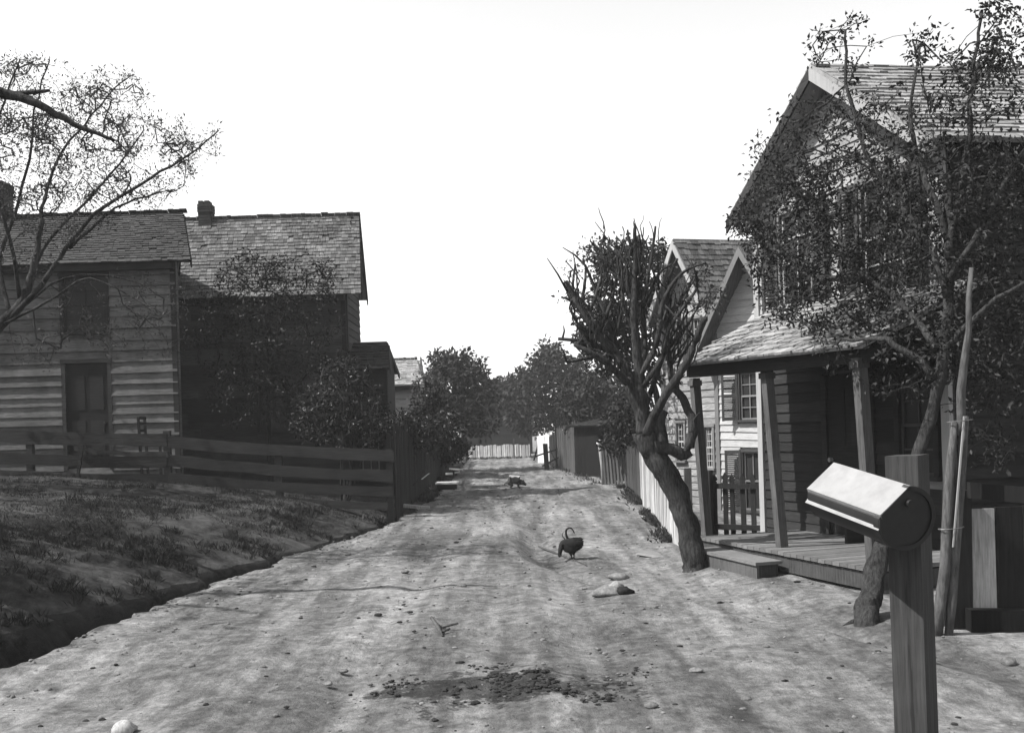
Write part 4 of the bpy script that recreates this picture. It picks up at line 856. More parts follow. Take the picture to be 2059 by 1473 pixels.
for k in range(76):
    x0 = U(1172, 1385); f_ = (x0 - 1280) / 110; y0 = 640 + 70 * abs(f_) + U(-40, 90) - (60 if abs(f_) < .4 else 0)
    st0 = min(nodes, key=lambda p: (p - Q(x0, y0)).length); ln_ = U(60, 170); x1 = x0 + f_ * ln_ * .36 + U(-22, 22); e1 = Q(x1, y0 - ln_, st0.y - YT + U(-.2, .2)); mid = st0.lerp(e1, .4) + V((U(-.14, .14), U(-.1, .1), .03)); mid2 = st0.lerp(e1, .72) + V((U(-.1, .1), U(-.08, .08), .02))
    limb(wood, nodes if k % 2 else None, [st0, mid, mid2, e1], U(.008, .018), U(.003, .008), 5, .15, .012, 3)
wood.build('trunk', M['bark'], pt_ree, True)
cl = [tuple(V(p) + V((U(-.1, .1), U(-.1, .1), U(-.05, .15)))) for p in random.sample(nodes[14:], 40)] + in_ell([(1195, 500, 26, 30, 10), (1170, 530, 28, 25, 8), (1400, 580, 30, 60, 26), (1430, 600, 20, 30, 12)], lambda a, b_: YT - .2 + U(-.2, .2))
clump_leaves(cl, 9, .1, .05, 'sprouting_leaves', 'leaft', pt_ree)

# --- broadleaf tree before the big house
rb = G(1712, 1250, .1)
rt = thing('broadleaf_tree', 'big dark broadleaf tree with crooked trunk covering the gabled house', 'tree', rb)
wood = MB(); nodes = []
def GG(px, py):
    q = G(px, py, .1)
    for _ in range(8): q = G(px, py, .5 * q.z + .5 * gz(q.x, q.y))
    return q
g0, g1 = GG(1690, 1258), GG(1716, 1250); y0_ = g1.y
gB = GG(1744, 1250)
ft = catmull([gB - Z * .08, gB + Z * .05, W(1752, 1198, y0_ + .06), W(1760, 1155, y0_ + .12), W(1772, 1110, y0_ + .18), W(1795, 1040, 9.15)], 5); rr_ = [.13, .11, .09, .085, .08, .07]
wood.tube(catmull([g0 - Z * .02, g1 + Z * .0, gB + Z * .06, gB + V((.02, .03, .2))], 5), [.012 + .0035 * k for k in range(16)], 9, .5, .3)
wood.tube(ft, [float(np.interp(i * 5 / (len(ft) - 1), range(6), rr_)) for i in range(len(ft))], 14, .5, .4)
limb(wood, nodes, [W(1772, 1110, y0_ + .18), W(1795, 1040, 9.15), W(1850, 900, 9.1), W(1890, 760, 9.1), W(1905, 620, 9.15), W(1908, 500, 9.3), W(1905, 380, 9.5)], .07, .035, 12, .3, .01, 5)
limb(wood, nodes, [W(1905, 600, 9.15), W(1860, 480, 9.4), W(1800, 400, 9.8), W(1740, 300, 10.), W(1705, 170, 10.), W(1700, 60, 10)], .035, .012, 8, .15, .02)
limb(wood, nodes, [W(1908, 520, 9.2), W(1930, 380, 9.4), W(1950, 240, 9.4), W(1960, 120, 9.4), W(1975, 20, 9.4)], .035, .012, 8, .15, .02)
limb(wood, nodes, [W(1890, 700, 9.1), W(1800, 600, 9.6), W(1720, 540, 10.3), W(1640, 460, 11.), W(1580, 360, 11.4)], .035, .012, 8, .15, .02)
limb(wood, nodes, [W(1740, 560, 10.2), W(1650, 560, 11.), W(1590, 520, 11.4), W(1545, 440, 11.8)], .04, .01, 7, .15, .02)
limb(wood, nodes, [W(1905, 480, 9.3), W(1850, 330, 9.6), W(1830, 220, 9.8), W(1850, 90, 9.8)], .035, .01, 7, .15, .02)
limb(wood, nodes, [W(1880, 760, 9.1), W(1800, 690, 9.2), W(1730, 680, 9.5), W(1670, 690, 9.8)], .04, .008, 7, .15, .02)
limb(wood, nodes, [W(1910, 560, 9.1), W(1990, 420, 9.), W(2060, 300, 9.)], .035, .012, 8, .15, .02)
limb(wood, nodes, [W(1900, 700, 9.), W(1980, 620, 8.8), W(2080, 560, 8.7)], .035, .012, 8, .15, .02)
def rdep(px, py):
    # in front of the facade line, thicker to the right
    far_ = min(12.2, 13.6 - (px - 1500) * .0072)
    return U(max(8.8, far_ - 2.4), far_ - .15)
cl = in_ell([(1620, 300, 70, 110, 90), (1720, 260, 70, 100, 80), (1840, 260, 110, 100, 75), (1990, 230, 80, 130, 70), (1590, 430, 110, 100, 190), (1720, 420, 130, 110, 250), (1860, 420, 120, 130, 230), (2000, 420, 80, 130, 140),
             (1570, 560, 60, 90, 90), (1680, 590, 110, 90, 190), (1800, 610, 80, 80, 100), (1700, 690, 90, 60, 80), (1820, 720, 110, 80, 130), (1960, 640, 110, 130, 200), (1990, 830, 80, 110, 60),
             (1500, 445, 30, 26, 16), (1520, 500, 20, 60, 18), (1700, 90, 60, 55, 20), (1640, 110, 30, 20, 6), (1865, 95, 45, 45, 18), (2010, 70, 60, 85, 50), (1960, 130, 50, 50, 30), (1535, 330, 28, 60, 12)], rdep)
colonize(wood, nodes, cl, .0022, .011, .07)
wood.build('trunk', M['bark'], rt, True)
cl = [c for c in cl if random.random() < .95]; clump_leaves(cl, 11, .1, .052, 'crown', 'leaf', rt, -.15, .5)

# --- spring tree at the left edge
lb_ = V((-8.4, 13.2, 0)); lb_.z = gz(lb_.x, lb_.y) - .05
lt = thing('spring_tree', 'slender branching tree in thin spring leaf leaning in from the left edge', 'tree', lb_)
wood = MB(); nodes = []; YL = 13.2
def Ql(px, py, dy=0.): return W(px, py, YL + dy)
st_ = limb(wood, nodes, [lb_, Ql(-190, 900), Ql(-130, 800), Ql(-60, 720), Ql(0, 655), Ql(50, 600), Ql(70, 520), Ql(85, 440)], .12, .03, 10, .2, .01)
limb(wood, nodes, [Ql(0, 655), Ql(70, 590, -.1), Ql(120, 520, -.2), Ql(190, 430, -.3), Ql(300, 360, -.4), Ql(380, 310, -.4), Ql(440, 262, -.4)], .04, .008, 8, .12, .012)
limb(wood, nodes, [Ql(60, 560), Ql(100, 480, .2), Ql(170, 410, .4), Ql(240, 330, .5), Ql(290, 260, .5)], .028, .008, 7, .12, .012)
limb(wood, nodes, [Ql(80, 450), Ql(95, 380, .2), Ql(120, 310, .2), Ql(170, 250, .3), Ql(230, 180, .3), Ql(270, 150, .3)], .026, .006, 7, .12, .012)
limb(wood, nodes, [Ql(20, 630), Ql(0, 520, .3), Ql(30, 430, .3), Ql(60, 320, .3), Ql(70, 220, .3), Ql(100, 120, .3)], .032, .008, 7, .12, .012)
limb(wood, nodes, [Ql(40, 600), Ql(20, 480, -.3), Ql(-20, 330, -.4), Ql(10, 200, -.4), Ql(40, 120, -.4)], .03, .008, 7, .12, .012)
limb(wood, nodes, [Ql(140, 500, -.2), Ql(230, 420, -.3), Ql(310, 390, -.4), Ql(350, 385, -.4)], .02, .006, 7, .12, .012)
limb(wood, nodes, [Ql(10, 650, -.2), Ql(90, 610, -.4), Ql(180, 560, -.5), Ql(290, 610, -.6), Ql(350, 640, -.6)], .02, .006, 7, .12, .012)
limb(wood, nodes, [Ql(-70, 730), Ql(20, 640, .4), Ql(130, 560, .6), Ql(250, 560, .7), Ql(330, 600, .8)], .022, .006, 7, .12, .012)
cl = in_ell([(60, 200, 110, 85, 190), (40, 330, 110, 100, 220), (170, 290, 100, 120, 210), (220, 200, 80, 60, 70), (280, 320, 120, 95, 150), (390, 290, 60, 50, 40), (120, 420, 120, 60, 130), (300, 390, 80, 35, 26), (250, 610, 140, 60, 60), (280, 680, 110, 50, 40), (60, 500, 70, 60, 24), (90, 690, 90, 50, 22)], lambda a, b_: YL + random.gauss(0, .55))
colonize(wood, nodes, cl, .0022, .010, .05)
wood.build('trunk', M['bark'], lt, True)
clump_leaves(cl, 11, .11, .045, 'crown', 'leaft', lt, .3, .36)

# --- nearer tree whose bough enters from the left above
nt_ = V((-10.8, 9.4, 0)); nt_.z = gz(nt_.x, nt_.y) - .05
ot = thing('shade_tree', 'large tree left of the picture whose dark bough reaches in above the spring tree', 'tree', nt_)
wood = MB(); nodes = []
limb(wood, nodes, [nt_, nt_ + V((.1, .1, 2.)), nt_ + V((0, .1, 3.6)), nt_ + V((-.2, .2, 5.5)), nt_ + V((-.4, .3, 7.5))], .26, .08, 12, .2)
limb(wood, nodes, [nt_ + V((0, .1, 3.4)), nt_ + V((2., .4, 4.2)), nt_ + V((4.2, .5, 4.5)), W(-60, 180, 9.9), W(10, 188, 10), W(75, 210, 10), W(150, 250, 10.1), W(230, 282, 10.1)], .11, .015, 8, .15, .012)
limb(wood, nodes, [W(20, 190, 10), W(60, 186, 10), W(100, 182, 10)], .03, .015, 6, .1)
for a in range(6):
    an = a * 1.05 + .5; q = nt_ + V((0, 0, 4.2 + .5 * a)); limb(wood, nodes, [q, q + V((math.cos(an) * 1.2 - .4, math.sin(an) * 1.2, .6)), q + V((math.cos(an) * 2.4 - .8, math.sin(an) * 2.2, 1.0))], .08, .02, 7)
def ball(c, r, n_, keep=None):
    out = []
    while len(out) < n_:
        p = V((random.gauss(0, .5) * r[0], random.gauss(0, .5) * r[1], random.gauss(0, .5) * r[2])) + V(c)
        if keep is None or keep(p): out.append(tuple(p))
    return out
def offpic(p):
    k = F * p.x / p.y if p.y > .5 else -9e9
    return k < -1090
cl = ball(nt_ + V((-.8, .4, 6.0)), (2.6, 3.2, 2.0), 420, offpic)
colonize(wood, nodes, cl, .004, .03); wood.build('trunk', M['bark'], ot, True)
clump_leaves(cl, 14, .3, .13, 'crown', 'leaft', ot, 0, .5)
ob = V((-12.2, 17.5, 0)); ob.z = gz(ob.x, ob.y) - .05
ot2 = thing('yard_tree', 'full leaved tree standing in the yard left of the faded house', 'tree', ob)
wood = MB(); nodes = []
limb(wood, nodes, [ob, ob + V((.1, 0, 2)), ob + V((0, .1, 4)), ob + V((.2, .1, 6.5))], .22, .06, 10, .2)
cl = ball(ob + V((0, 0, 5.)), (2.6, 2.8, 2.2), 330, offpic)
colonize(wood, nodes, cl, .005, .05); wood.build('trunk', M['bark'], ot2, True)
clump_leaves(cl, 13, .32, .14, 'crown', 'leaft', ot2, 0, .5)

# --- generic clumped tree / shrub in picture space
def ptree(name, label, base, ells, Y, dj, leaf, per, rad, mt, trunk_r, cat='tree', group=None, stems=1, r=.006, rmax=.05, asp=.55, zmin=.0, bark='bark', extra=None):
    base = V(base); t = thing(name, label, cat, base, group); wood = MB(); nodes = []
    cl = in_ell(ells, lambda a, b_: Y + random.gauss(0, dj), keep=lambda p: p.z > gz(p.x, p.y) + zmin)
    c = np.mean(np.array(cl), 0); top = max(p[2] for p in cl)
    for k in range(stems):
        s = V((U(-.25, .25), U(-.25, .25), 0)) if stems > 1 else V((0, 0, 0)); g = V((c[0] + (U(-.6, .6) if stems > 1 else 0), c[1], base.z + (top - base.z) * .75))
        limb(wood, nodes, [base + s * .3, base.lerp(g, .3) + s + V((U(-.08, .08), 0, 0)), base.lerp(g, .65) + s + V((U(-.1, .1), U(-.1, .1), 0)), g + s], trunk_r, trunk_r * .25, 8, .18)
    colonize(wood, nodes, cl, r, rmax); wood.build('trunk' if cat == 'tree' else 'stems', M[bark], t, True)
    clump_leaves(cl, per, rad, leaf, 'crown' if cat == 'tree' else 'foliage', mt, t, 0., asp)
    return t, cl
def gb(x, y): return V((x, y, gz(x, y) - .04))
# dark leafy tree behind the pollard
ptree('dark_crowned_tree', 'dense dark tree standing behind the pollarded tree', gb(4.3, 24.4), [(1250, 590, 55, 85, 130), (1310, 560, 40, 70, 60), (1225, 680, 60, 70, 110), (1290, 700, 55, 80, 100), (1200, 630, 40, 55, 36), (1180, 690, 22, 26, 16), (1275, 505, 26, 24, 16), (1330, 520, 22, 40, 22), (1195, 520, 22, 30, 10), (1245, 520, 40, 40, 50)], 24., .6, .13, 12, .17, 'leaf', .14)
# far trees
ptree('far_rounded_tree', 'rounded leafy tree leaning over the road end on the left', gb(-3.2, 43.), [(915, 775, 60, 55, 150), (910, 740, 34, 28, 60), (950, 785, 36, 45, 60), (890, 830, 62, 40, 120), (960, 845, 45, 30, 60), (985, 770, 12, 18, 8), (870, 760, 25, 30, 26), (932, 712, 10, 10, 8), (960, 735, 14, 12, 10), (995, 800, 10, 14, 6), (880, 722, 12, 14, 8)], 43., 1.1, .2, 12, .28, 'leaff', .2, r=.012, rmax=.1)
ptree('far_broad_tree', 'broad leafy tree over the far right side of the road', gb(2.8, 57.), [(1110, 785, 80, 62, 200), (1105, 728, 36, 26, 60), (1150, 750, 36, 26, 40), (1096, 700, 10, 10, 8), (1120, 704, 12, 8, 8), (1165, 728, 12, 10, 8), (1060, 752, 14, 10, 8), (1050, 800, 45, 45, 90), (1180, 810, 60, 50, 120), (1100, 840, 80, 32, 140)], 57., 1.3, .28, 12, .36, 'leaff', .22, r=.012, rmax=.1)
ptree('pale_far_tree', 'hazy pale tree seen between the two crowns at the road end', gb(-.6, 76.), [(1015, 800, 40, 42, 120), (985, 830, 30, 30, 60), (1040, 790, 26, 26, 40)], 76., 1.2, .3, 10, .42, 'leaff', .2, r=.012, rmax=.08)
ptree('bushy_yard_tree', 'bushy dark tree over the shed between gate and far trees', gb(5.2, 40.), [(1215, 800, 60, 55, 190), (1250, 840, 50, 50, 120), (1185, 850, 40, 40, 90), (1160, 800, 40, 40, 60)], 40., .9, .2, 12, .26, 'leaff', .14, r=.01, rmax=.07)
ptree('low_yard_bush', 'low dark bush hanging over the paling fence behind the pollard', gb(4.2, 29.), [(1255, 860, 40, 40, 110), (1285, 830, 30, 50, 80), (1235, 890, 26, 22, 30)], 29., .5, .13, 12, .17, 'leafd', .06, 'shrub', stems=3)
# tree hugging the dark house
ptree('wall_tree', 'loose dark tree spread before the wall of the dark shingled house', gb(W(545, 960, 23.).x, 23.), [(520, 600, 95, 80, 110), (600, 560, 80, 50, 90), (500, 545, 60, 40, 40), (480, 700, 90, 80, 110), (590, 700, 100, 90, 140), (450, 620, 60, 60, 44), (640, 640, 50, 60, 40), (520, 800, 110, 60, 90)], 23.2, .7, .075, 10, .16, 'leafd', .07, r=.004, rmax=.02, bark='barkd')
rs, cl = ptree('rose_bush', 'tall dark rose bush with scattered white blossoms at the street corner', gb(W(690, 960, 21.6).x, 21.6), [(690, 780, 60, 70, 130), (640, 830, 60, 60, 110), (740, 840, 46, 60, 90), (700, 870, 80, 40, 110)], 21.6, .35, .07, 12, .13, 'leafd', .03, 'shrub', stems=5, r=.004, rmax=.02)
pc = np.array(random.sample(cl, 45)); pc[:, 1] -= .15; n_ = len(pc) * 5; pb_ = np.repeat(pc, 5, 0) + rng.normal(size=(n_, 3)) * .012
leafmesh('blossoms', pb_, rng.normal(size=(n_, 3)), rng.normal(size=(n_, 3)), .026, .024, M['petal'], rs)
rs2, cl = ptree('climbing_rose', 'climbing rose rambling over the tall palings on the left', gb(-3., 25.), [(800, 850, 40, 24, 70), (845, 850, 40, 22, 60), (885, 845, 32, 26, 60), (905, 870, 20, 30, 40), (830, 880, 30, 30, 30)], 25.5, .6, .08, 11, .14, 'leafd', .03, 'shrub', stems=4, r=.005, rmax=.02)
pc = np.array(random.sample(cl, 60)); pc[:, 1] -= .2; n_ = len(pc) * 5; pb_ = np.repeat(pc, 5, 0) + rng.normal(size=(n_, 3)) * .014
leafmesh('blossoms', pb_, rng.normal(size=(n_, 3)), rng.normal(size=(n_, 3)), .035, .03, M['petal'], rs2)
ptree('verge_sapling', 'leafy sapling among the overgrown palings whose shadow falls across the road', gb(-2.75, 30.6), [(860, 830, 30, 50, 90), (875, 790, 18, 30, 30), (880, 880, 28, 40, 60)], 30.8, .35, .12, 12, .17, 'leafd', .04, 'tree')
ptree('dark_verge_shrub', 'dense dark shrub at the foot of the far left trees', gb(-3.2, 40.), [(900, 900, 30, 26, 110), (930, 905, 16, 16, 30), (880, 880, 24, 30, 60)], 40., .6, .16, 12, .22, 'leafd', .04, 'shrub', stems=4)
ptree('thin_street_tree', 'thin tree with loose sprays beside the low cabin', gb(-3.1, 33.5), [(850, 790, 24, 44, 34), (870, 770, 20, 30, 22), (835, 830, 22, 20, 14)], 33.5, .35, .1, 9, .16, 'leaft', .035)
# vine leaves on the deck-side eave
# ---------------------------------------------------------------- GROUND COVER (uncountable)
def scatter(n_, f):
    out = []
    while len(out) < n_:
        p = f()
        if p: out.append(p)
    return np.array(out)
def gpt():
    y = 7.2 + 15.5 * random.random() ** 1.2; xd = edge_d(y) - wd(y); x = xd - .05 - 9. * random.random() ** 1.3
    k = N.noise(V((x * .7, y * .7, 8))) + .5 * N.noise(V((x * 2.2, y * 2.2, 3)))
    if k < U(-.35, .5) or (xd - x) < U(.2, 1.6) + max(0, 13 - y) * .35: return None
    return (x, y, gz(x, y) + .07 * fbm(x, y, .6, 2))
Pp = scatter(46000, gpt); L_ = .03 + .05 * rng.random(46000); tf = []
while len(tf) < 620:
    y = 7.5 + 13 * random.random() ** 1.3; x = edge_d(y) - wd(y) - abs(random.gauss(0, 1.6)) + .08
    if N.noise(V((x * 1.1, y * 1.1, 5))) > U(-.2, .5): tf.append((x, y, gz(x, y) + .07 * fbm(x, y, .6, 2) * min(1, .25 + max(0, edge_d(y) - wd(y) - x))))
tf = np.repeat(np.array(tf), 16, 0) + rng.normal(size=(620 * 16, 3)) * np.array([.035, .035, 0]); Pp = np.concatenate([Pp, tf]); L_ = np.concatenate([L_, .06 + .1 * rng.random(len(tf))])
n_ = len(Pp); D = rng.normal(size=(n_, 3)) * .55; D[:, 2] = np.abs(D[:, 2]) + .5; Nn = rng.normal(size=(n_, 3)); Nn[:, 2] *= .2
o = leafmesh('grass', Pp, D, Nn, L_, .006 + .007 * rng.random(n_), M['grass'], None, (0, 0, 0), 'stuff'); o['label'] = 'short tufted grass growing on the left bank'
def wpt():
    r_ = random.random()
    if r_ < .35:
        y = U(14.6, 28); x = tab(XR, y) + .02 - abs(random.gauss(0, .12))
    elif r_ < .7:
        y = U(20, 50); x = tab(XD, y) - .1 - abs(random.gauss(0, .35))
    elif r_ < .85:
        y = U(30, 50); x = tab(XR, y) + random.gauss(0, .25)
    else:
        y = U(60, 64); x = U(-3, 2)
    if N.noise(V((x * 2, y * .9, 1))) < -.05: return None
    return (x, y, gz(x, y))
Pp = scatter(9000, wpt); n_ = len(Pp); D = rng.normal(size=(n_, 3)) * .6; D[:, 2] = np.abs(D[:, 2]) + .5; Nn = rng.normal(size=(n_, 3))
o = leafmesh('weeds', Pp, D, Nn, .06 + .12 * rng.random(n_), .02 + .03 * rng.random(n_), M['leaft'], None, (0, 0, 0), 'stuff'); o['label'] = 'low weeds along the foot of the fences'
def lump(mb, c, r, sq=.6, k=2.5, seed=0, n1=7, n2=5):
    vs = []; c = V(c)
    for i in range(n2 + 1):
        th = math.pi * i / n2
        for j in range(n1):
            ph = 2 * math.pi * j / n1; dv = V((math.sin(th) * math.cos(ph), math.sin(th) * math.sin(ph), math.cos(th))); q = 1 + .4 * N.noise(dv * 1.1 + V((seed * 3.1, seed * 1.7, 0))) + .12 * N.noise(dv * 3.1 + V((seed * 3.1, seed, 0)))
            vs.append(c + V((dv.x * r[0], dv.y * r[1], dv.z * r[2])) * q)
    mb.add(vs, [(i * n1 + j, i * n1 + (j + 1) % n1, (i + 1) * n1 + (j + 1) % n1, (i + 1) * n1 + j) for i in range(n2) for j in range(n1)])
def rz(x, y):
    return gz(x, y) + (.05 * fbm(x, y, .8, 2) + .011 * fbm(x, y * .7, 3.2, 3) + .025 * N.noise(V((x * 2.6 + .25 * N.noise(V((0, y * .4, 0))), y * .12, 4))) if edge_d(y) < x < edge_r(y) else 0)
def GH(px, py, _z=0):
    q = G(px, py, .1)
    for _ in range(6): q = G(px, py, .5 * q.z + .5 * rz(q.x, q.y))
    q.z = rz(q.x, q.y); return q
b = MB()
ellc = [(950, 1385, 230, 36, 260), (1050, 1375, 130, 38, 300), (1020, 1345, 110, 14, 90), (820, 1400, 140, 20, 90), (1200, 1390, 110, 24, 90), (1290, 1345, 60, 20, 22), (860, 1385, 60, 18, 60)]
for (cx, cy, rx, ry, nn_) in ellc:
    k = 0
    while k < nn_ * 1.1:
        a = U(0, 6.283); r_ = math.sqrt(U(0, 1)) * U(.6, 1.1); px, py = cx + rx * r_ * math.cos(a), cy + ry * r_ * math.sin(a); q = GH(px, py)
        if N.noise(V((q.x * 4.2, q.y * 3.4, 4))) + .8 * N.noise(V((q.x * 11, q.y * 11, 4))) < U(-.15, .4): k += .34; continue
        s = random.choice((.003, .004, .005, .006, .008, .011, .016)) * U(.7, 1.4); k += 1
        lump(b, (q.x, q.y, rz(q.x, q.y) + s * .3), (s * U(1, 1.6), s * U(.8, 1.4), s * U(.4, .7)), seed=k + cx, n1=6, n2=4)
o = b.build('dung_clods', M['clod']); o['kind'] = 'stuff'; o['label'] = 'dark crumbled clods spread across the near road'
b = MB()
for k in range(3200):
    y = 5.5 * (40 / 5.5) ** random.random(); xd = edge_d(y); x = U(xd + .03, edge_r(y) + .3) if random.random() < .8 else xd + abs(random.gauss(0, .35)); s = random.choice((.002, .003, .004, .005, .006, .008, .012)) * U(.6, 1.3) * (1 + y * .03)
    lump(b, (x, y, rz(x, y) + s * .15), (s * U(1, 1.8), s * U(.8, 1.4), s * .7), seed=k)
o = b.build('gravel', M['stone']); o['kind'] = 'stuff'; o['label'] = 'small pebbles strewn over the dirt road'
b = MB()
for k in range(190):
    y = 5.5 * (30 / 5.5) ** random.random(); x = U(edge_d(y) + .03, edge_r(y) + .3); s = random.choice((.006, .01, .015)) * U(.6, 1.3) * (1 + y * .03); lump(b, (x, y, rz(x, y) + s * .15), (s * U(1, 1.8), s * U(.8, 1.4), s * .6), seed=k)
o = b.build('litter', M['clod']); o['kind'] = 'stuff'; o['label'] = 'small dark chips and crumbs scattered over the road'
# stones one can count
def stone(name, px, py, r, label, mt='stone', z=.05, grp=None, sd=0):
    q = GH(px, py); b = MB(); lump(b, q + Z * r[2] * .4, r, seed=sd, n1=14, n2=9); o = b.build(name, M[mt], org=q, smooth=True); tag(o, label, 'stone', grp); return o
stone('pale_stone', 1222, 1196, (.16, .1, .06), 'pale elongated stone at the edge of the path, nearer than the rooster', 'stone', 0, None, 3)
stone('pale_stone', 1240, 1186, (.09, .08, .07), 'small bright stone behind the pale elongated one', 'fence', 0, None, 5)
stone('dark_stone', 1255, 1196, (.1, .08, .05), 'dark lump lying against the pale stones', 'clod', 0, None, 8)
stone('long_stone', 1244, 1163, (.13, .1, .05), 'smooth long grey stone lying above the pale stones', 'stone', 0, None, 9)
stone('white_boulder', 250, 1472, (.075, .06, .05), 'white rounded stone at the bottom edge of the road', 'fence', .05, None, 12)
stone('edge_stone', 2028, 1334, (.05, .05, .035), 'whitish stone on the earth by the sill timber', 'stone', 0, None, 15)
stone('edge_stone', 1848, 1326 + 0, (.12, .06, .03), 'flat dark stone between the mailbox post and the fence', 'stone', 0, None, 17)
for k, (px, py) in enumerate(((1165, 1030), (1232, 1036), (1290, 1225), (1315, 1222), (700, 1115), (660, 1375), (690, 1350), (560, 1200), (1260, 1062), (1222, 1052), (1010, 1020), (930, 1180), (1400, 1350), (1540, 1300), (815, 1150), (1310, 1420), (1500, 1405), (380, 1340))):
    s = U(.02, .04); stone('loose_stone', px, py, (s * 1.4, s, s * .6), 'small loose stone lying on the dirt road', 'stone', .08, 'loose stones on the road', 30 + k)
# broken stick and roots
def sticks(name, label, segs, mt, r, cat='stick'):
    b = MB(); c0 = GH(segs[0][0][0], segs[0][0][1]); c0.z = rz(c0.x, c0.y)
    for pl in segs:
        path = []
        for (px, py, *dz) in pl:
            q = GH(px, py); q.z += r * .6 + (dz[0] if dz else 0); path.append(q)
        b.tube(path, [r] * (len(path) - 1) + [r * .6], 7, wob=.15)
    o = b.build(name, M[mt], org=c0, smooth=True); return tag(o, label, cat)
sticks('broken_branch', 'forked broken branch lying in the middle of the road', [[(868, 1257, .06), (884, 1272, .02), (890, 1280)], [(872, 1256, .05), (892, 1268, .03), (922, 1266, .05)], [(890, 1274, .01), (905, 1270, .02)]], 'barkl', .014)
sticks('long_stick', 'long thin stick lying under the rooster in the road', [[(1084, 1099), (1112, 1111), (1140, 1121), (1180, 1138)]], 'barkl', .016)

# ---------------------------------------------------------------- ANIMALS
def skin(name, verts, edges, rads, mt, parent, org, levels=2):
    me = bpy.data.meshes.new(name); me.from_pydata([tuple(V(v)) for v in verts], edges, []); o = bpy.data.objects.new(name, me); COL.objects.link(o); o.parent = parent
    md = o.modifiers.new('skin', 'SKIN'); md.use_smooth_shade = True
    sv = me.skin_vertices[0].data
    for i, r_ in enumerate(rads): sv[i].radius = (r_, r_) if not isinstance(r_, tuple) else r_
    sv[0].use_root = True
    s = o.modifiers.new('sub', 'SUBSURF'); s.levels = levels; s.render_levels = levels
    me.materials.append(mt); o['_o'] = tuple(org); return o
hq = GH(1149, 1124); hq.z = rz(hq.x, hq.y)
hn = thing('rooster', 'dark rooster with one long arched tail plume pecking in the road', 'rooster', hq)
sc = hq.y / F     # metres per photo pixel here
hv = [(0, 0, .2), (.085, -.02, .22), (.13, -.03, .24), (-.085, .02, .2), (-.13, .02, .22), (-.15, -.03, .15), (-.165, -.06, .08), (-.17, -.09, .045), (-.01, -.03, .1), (.0, -.03, .045), (.005, -.03, .012), (.02, -.075, .006), (.03, .04, .1), (.04, .04, .05), (.04, .04, .012), (.05, -.005, .006)]
he = [(0, 1), (1, 2), (0, 3), (3, 4), (4, 5), (5, 6), (6, 7), (0, 8), (8, 9), (9, 10), (10, 11), (0, 12), (12, 13), (13, 14), (14, 15)]
hr = [.108, .095, .05, .1, .06, .034, .027, .022, .03, .009, .008, .007, .03, .009, .008, .007]
skin('body', hv, he, hr, M['hen'], hn, hq)
def hp(px, py, dy=0.): u = (px - 1149) * sc; w_ = (1124 - py) * sc; return hq + V((u, dy, w_))
b = MB()
for pl, r_ in (([(1148, 1090), (1141, 1078), (1140, 1066), (1146, 1061), (1152, 1063), (1157, 1072)], .02), ([(1147, 1090), (1136, 1082), (1132, 1074), (1135, 1069)], .009), ([(1158, 1095), (1164, 1086), (1168, 1082), (1172, 1086)], .02), ([(1160, 1097), (1168, 1090), (1172, 1092), (1173, 1097)], .02)):
    pth = catmull([hp(x, y_, .01) for x, y_ in pl]); m = len(pth); b.tube(pth, [r_ * (1 - .65 * i / (m - 1)) for i in range(m)], 7, .5)
b.build('tail_plume', M['hen'], hn, True)
fp_, fd_, fn_ = [], [], []
for k in range(620):
    t = U(-1, 1); an = U(0, 6.283); c = hq + V((t * .13, -.02 * t, .2 + .03 * max(0, t))); r_ = .098 * math.sqrt(max(.05, 1 - (t * .85) ** 2)); nr = V((0, math.cos(an), math.sin(an)))
    fp_.append(tuple(c + nr * r_)); fd_.append((.8, U(-.25, .25), -.15 + .3 * max(0, t) + U(-.2, .2))); fn_.append(tuple(nr))
leafmesh('plumage', np.array(fp_), np.array(fd_), np.array(fn_), .035 + .03 * rng.random(620), .02, M['hen'], hn)
b = MB(); hd = hq + V((-.17, -.09, .045)); b.tube([hd + V((-.02, -.02, -.004)), hd + V((-.045, -.035, -.02))], [.008, .002], 6); b.build('beak', M['fence'], hn)
b = MB()
for i in range(3): b.tube([hd + V((.005 + .012 * i, 0, .015)), hd + V((.002 + .014 * i, 0, .038))], [.007, .003], 5)
b.build('comb', M['grey'], hn)
dq = GH(1036, 980); dq.z = rz(dq.x, dq.y)
dg = thing('dog', 'small dark dog with white back crouching with lowered head in the road', 'dog', dq)
dv = [(-.14, 0, .26), (0, 0, .29), (.1, -.02, .25), (.19, -.05, .16), (.27, -.08, .09), (.34, -.1, .06),      # rump, back, shoulder, neck, head, muzzle
      (-.24, .02, .15), (-.31, .03, .13), (-.33, .03, .06),                                                  # tail
      (-.17, -.1, .15), (-.08, -.12, .07), (-.16, -.12, .02), (-.1, -.14, .015),                               # near hind leg: hip, knee, hock, toes
      (-.17, .1, .15), (-.08, .12, .07), (-.16, .12, .02), (-.1, .14, .015),
      (.1, -.1, .14), (.09, -.11, .06), (.1, -.11, .015), (.15, -.11, .012),
      (.1, .08, .14), (.09, .09, .06), (.1, .09, .015), (.15, .09, .012),
      (.25, -.03, .17), (.255, -.02, .235), (.25, -.12, .16), (.26, -.135, .215)]                               # ears
de = [(1, 0), (1, 2), (2, 3), (3, 4), (4, 5), (0, 6), (6, 7), (7, 8), (0, 9), (9, 10), (10, 11), (11, 12), (0, 13), (13, 14), (14, 15), (15, 16), (2, 17), (17, 18), (18, 19), (19, 20), (2, 21), (21, 22), (22, 23), (23, 24), (4, 25), (25, 26), (4, 27), (27, 28)]
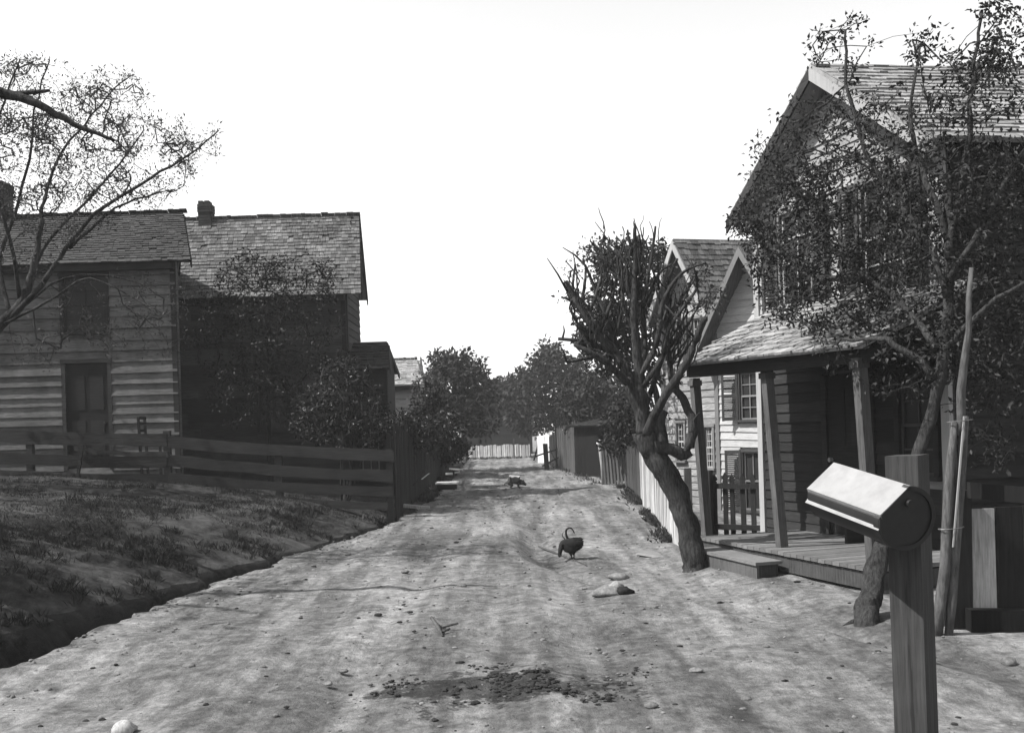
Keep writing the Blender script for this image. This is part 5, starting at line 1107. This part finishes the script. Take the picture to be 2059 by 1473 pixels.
drd = [.125, .13, .12, .085, .07, .032, .025, .018, .012, .075, .045, .025, .022, .075, .045, .025, .022, .055, .035, .026, .024, .055, .035, .026, .024, .028, .01, .028, .01]
perm = [1, 0] + list(range(2, len(dv)))
dv2 = [dv[i] for i in perm]; inv = {o_: i for i, o_ in enumerate(perm)}
skin('body', dv2, [(inv[a], inv[c]) for a, c in de], [drd[i] for i in perm], M['dog'], dg, dq)

# ---------------------------------------------------------------- HAZE (thin spring dust in the air)
b = MB(); b.box((0, 350, 5.5), (760, 0, 0), (0, 560, 0), (0, 0, 8.5)); hz = b.build('haze', M['wire']); hz['kind'] = 'stuff'; hz['label'] = 'thin dusty haze along the street'
hm = bpy.data.materials.new('haze'); hm.use_nodes = True; hn_ = hm.node_tree; hn_.nodes.remove(hn_.nodes['Principled BSDF'])
pv = hn_.nodes.new('ShaderNodeVolumePrincipled'); pv.inputs['Color'].default_value = (.9, .9, .9, 1); pv.inputs['Density'].default_value = .0008; pv.inputs['Anisotropy'].default_value = 0.
hn_.links.new(pv.outputs[0], hn_.nodes['Material Output'].inputs['Volume']); hz.data.materials.clear(); hz.data.materials.append(hm)
# ---------------------------------------------------------------- SKY, SUN, CAMERA
EL, AZ = math.radians(50), math.radians(10)
sl = bpy.data.lights.new('sun', 'SUN'); sl.energy = 5.; sl.angle = math.radians(.5); sl.color = (1, .985, .97)
so = bpy.data.objects.new('sun', sl); COL.objects.link(so)
dirv = V((math.cos(EL) * math.cos(AZ), math.cos(EL) * math.sin(AZ), -math.sin(EL))); so.rotation_euler = dirv.to_track_quat('-Z', 'Y').to_euler()
w = bpy.data.worlds.new('World'); S.world = w; w.use_nodes = True; nt = w.node_tree
sk = nt.nodes.new('ShaderNodeTexSky'); sk.sky_type = 'NISHITA'; sk.sun_disc = False; sk.sun_elevation = EL; sk.sun_rotation = math.atan2(-dirv.x, -dirv.y); sk.air_density = 1.; sk.dust_density = .8; sk.ozone_density = 1.
bw = nt.nodes.new('ShaderNodeSeparateColor'); cm = nt.nodes.new('ShaderNodeCombineColor')
nt.links.new(sk.outputs[0], bw.inputs[0])
for i in range(3): nt.links.new(bw.outputs[2], cm.inputs[i])
bg = nt.nodes['Background']; nt.links.new(cm.outputs[0], bg.inputs['Color']); bg.inputs['Strength'].default_value = .135
cam = bpy.data.cameras.new('camera'); co = bpy.data.objects.new('camera', cam); COL.objects.link(co); S.camera = co
cam.sensor_width = 36; cam.lens = 36 * F / 2059; cam.shift_x = 0; cam.shift_y = (HY - 736.5) / 2059; cam.clip_start = .1; cam.clip_end = 3000
from mathutils import Matrix
co.matrix_world = Matrix.Translation((0, 0, ZC)) @ Matrix.Rotation(math.pi / 2, 4, 'X') @ Matrix.Rotation(-ROLL, 4, 'Z')
S.view_settings.view_transform = 'Standard'; S.view_settings.look = 'None'; S.view_settings.gamma = 1; S.view_settings.use_curve_mapping = False; S.view_settings.exposure = .95
S.render.engine = 'CYCLES'; S.cycles.max_bounces = 6; S.cycles.diffuse_bounces = 3; S.cycles.transmission_bounces = 3; S.cycles.use_denoising = True
for o in bpy.data.objects:
    if '_o' in o: del o['_o']
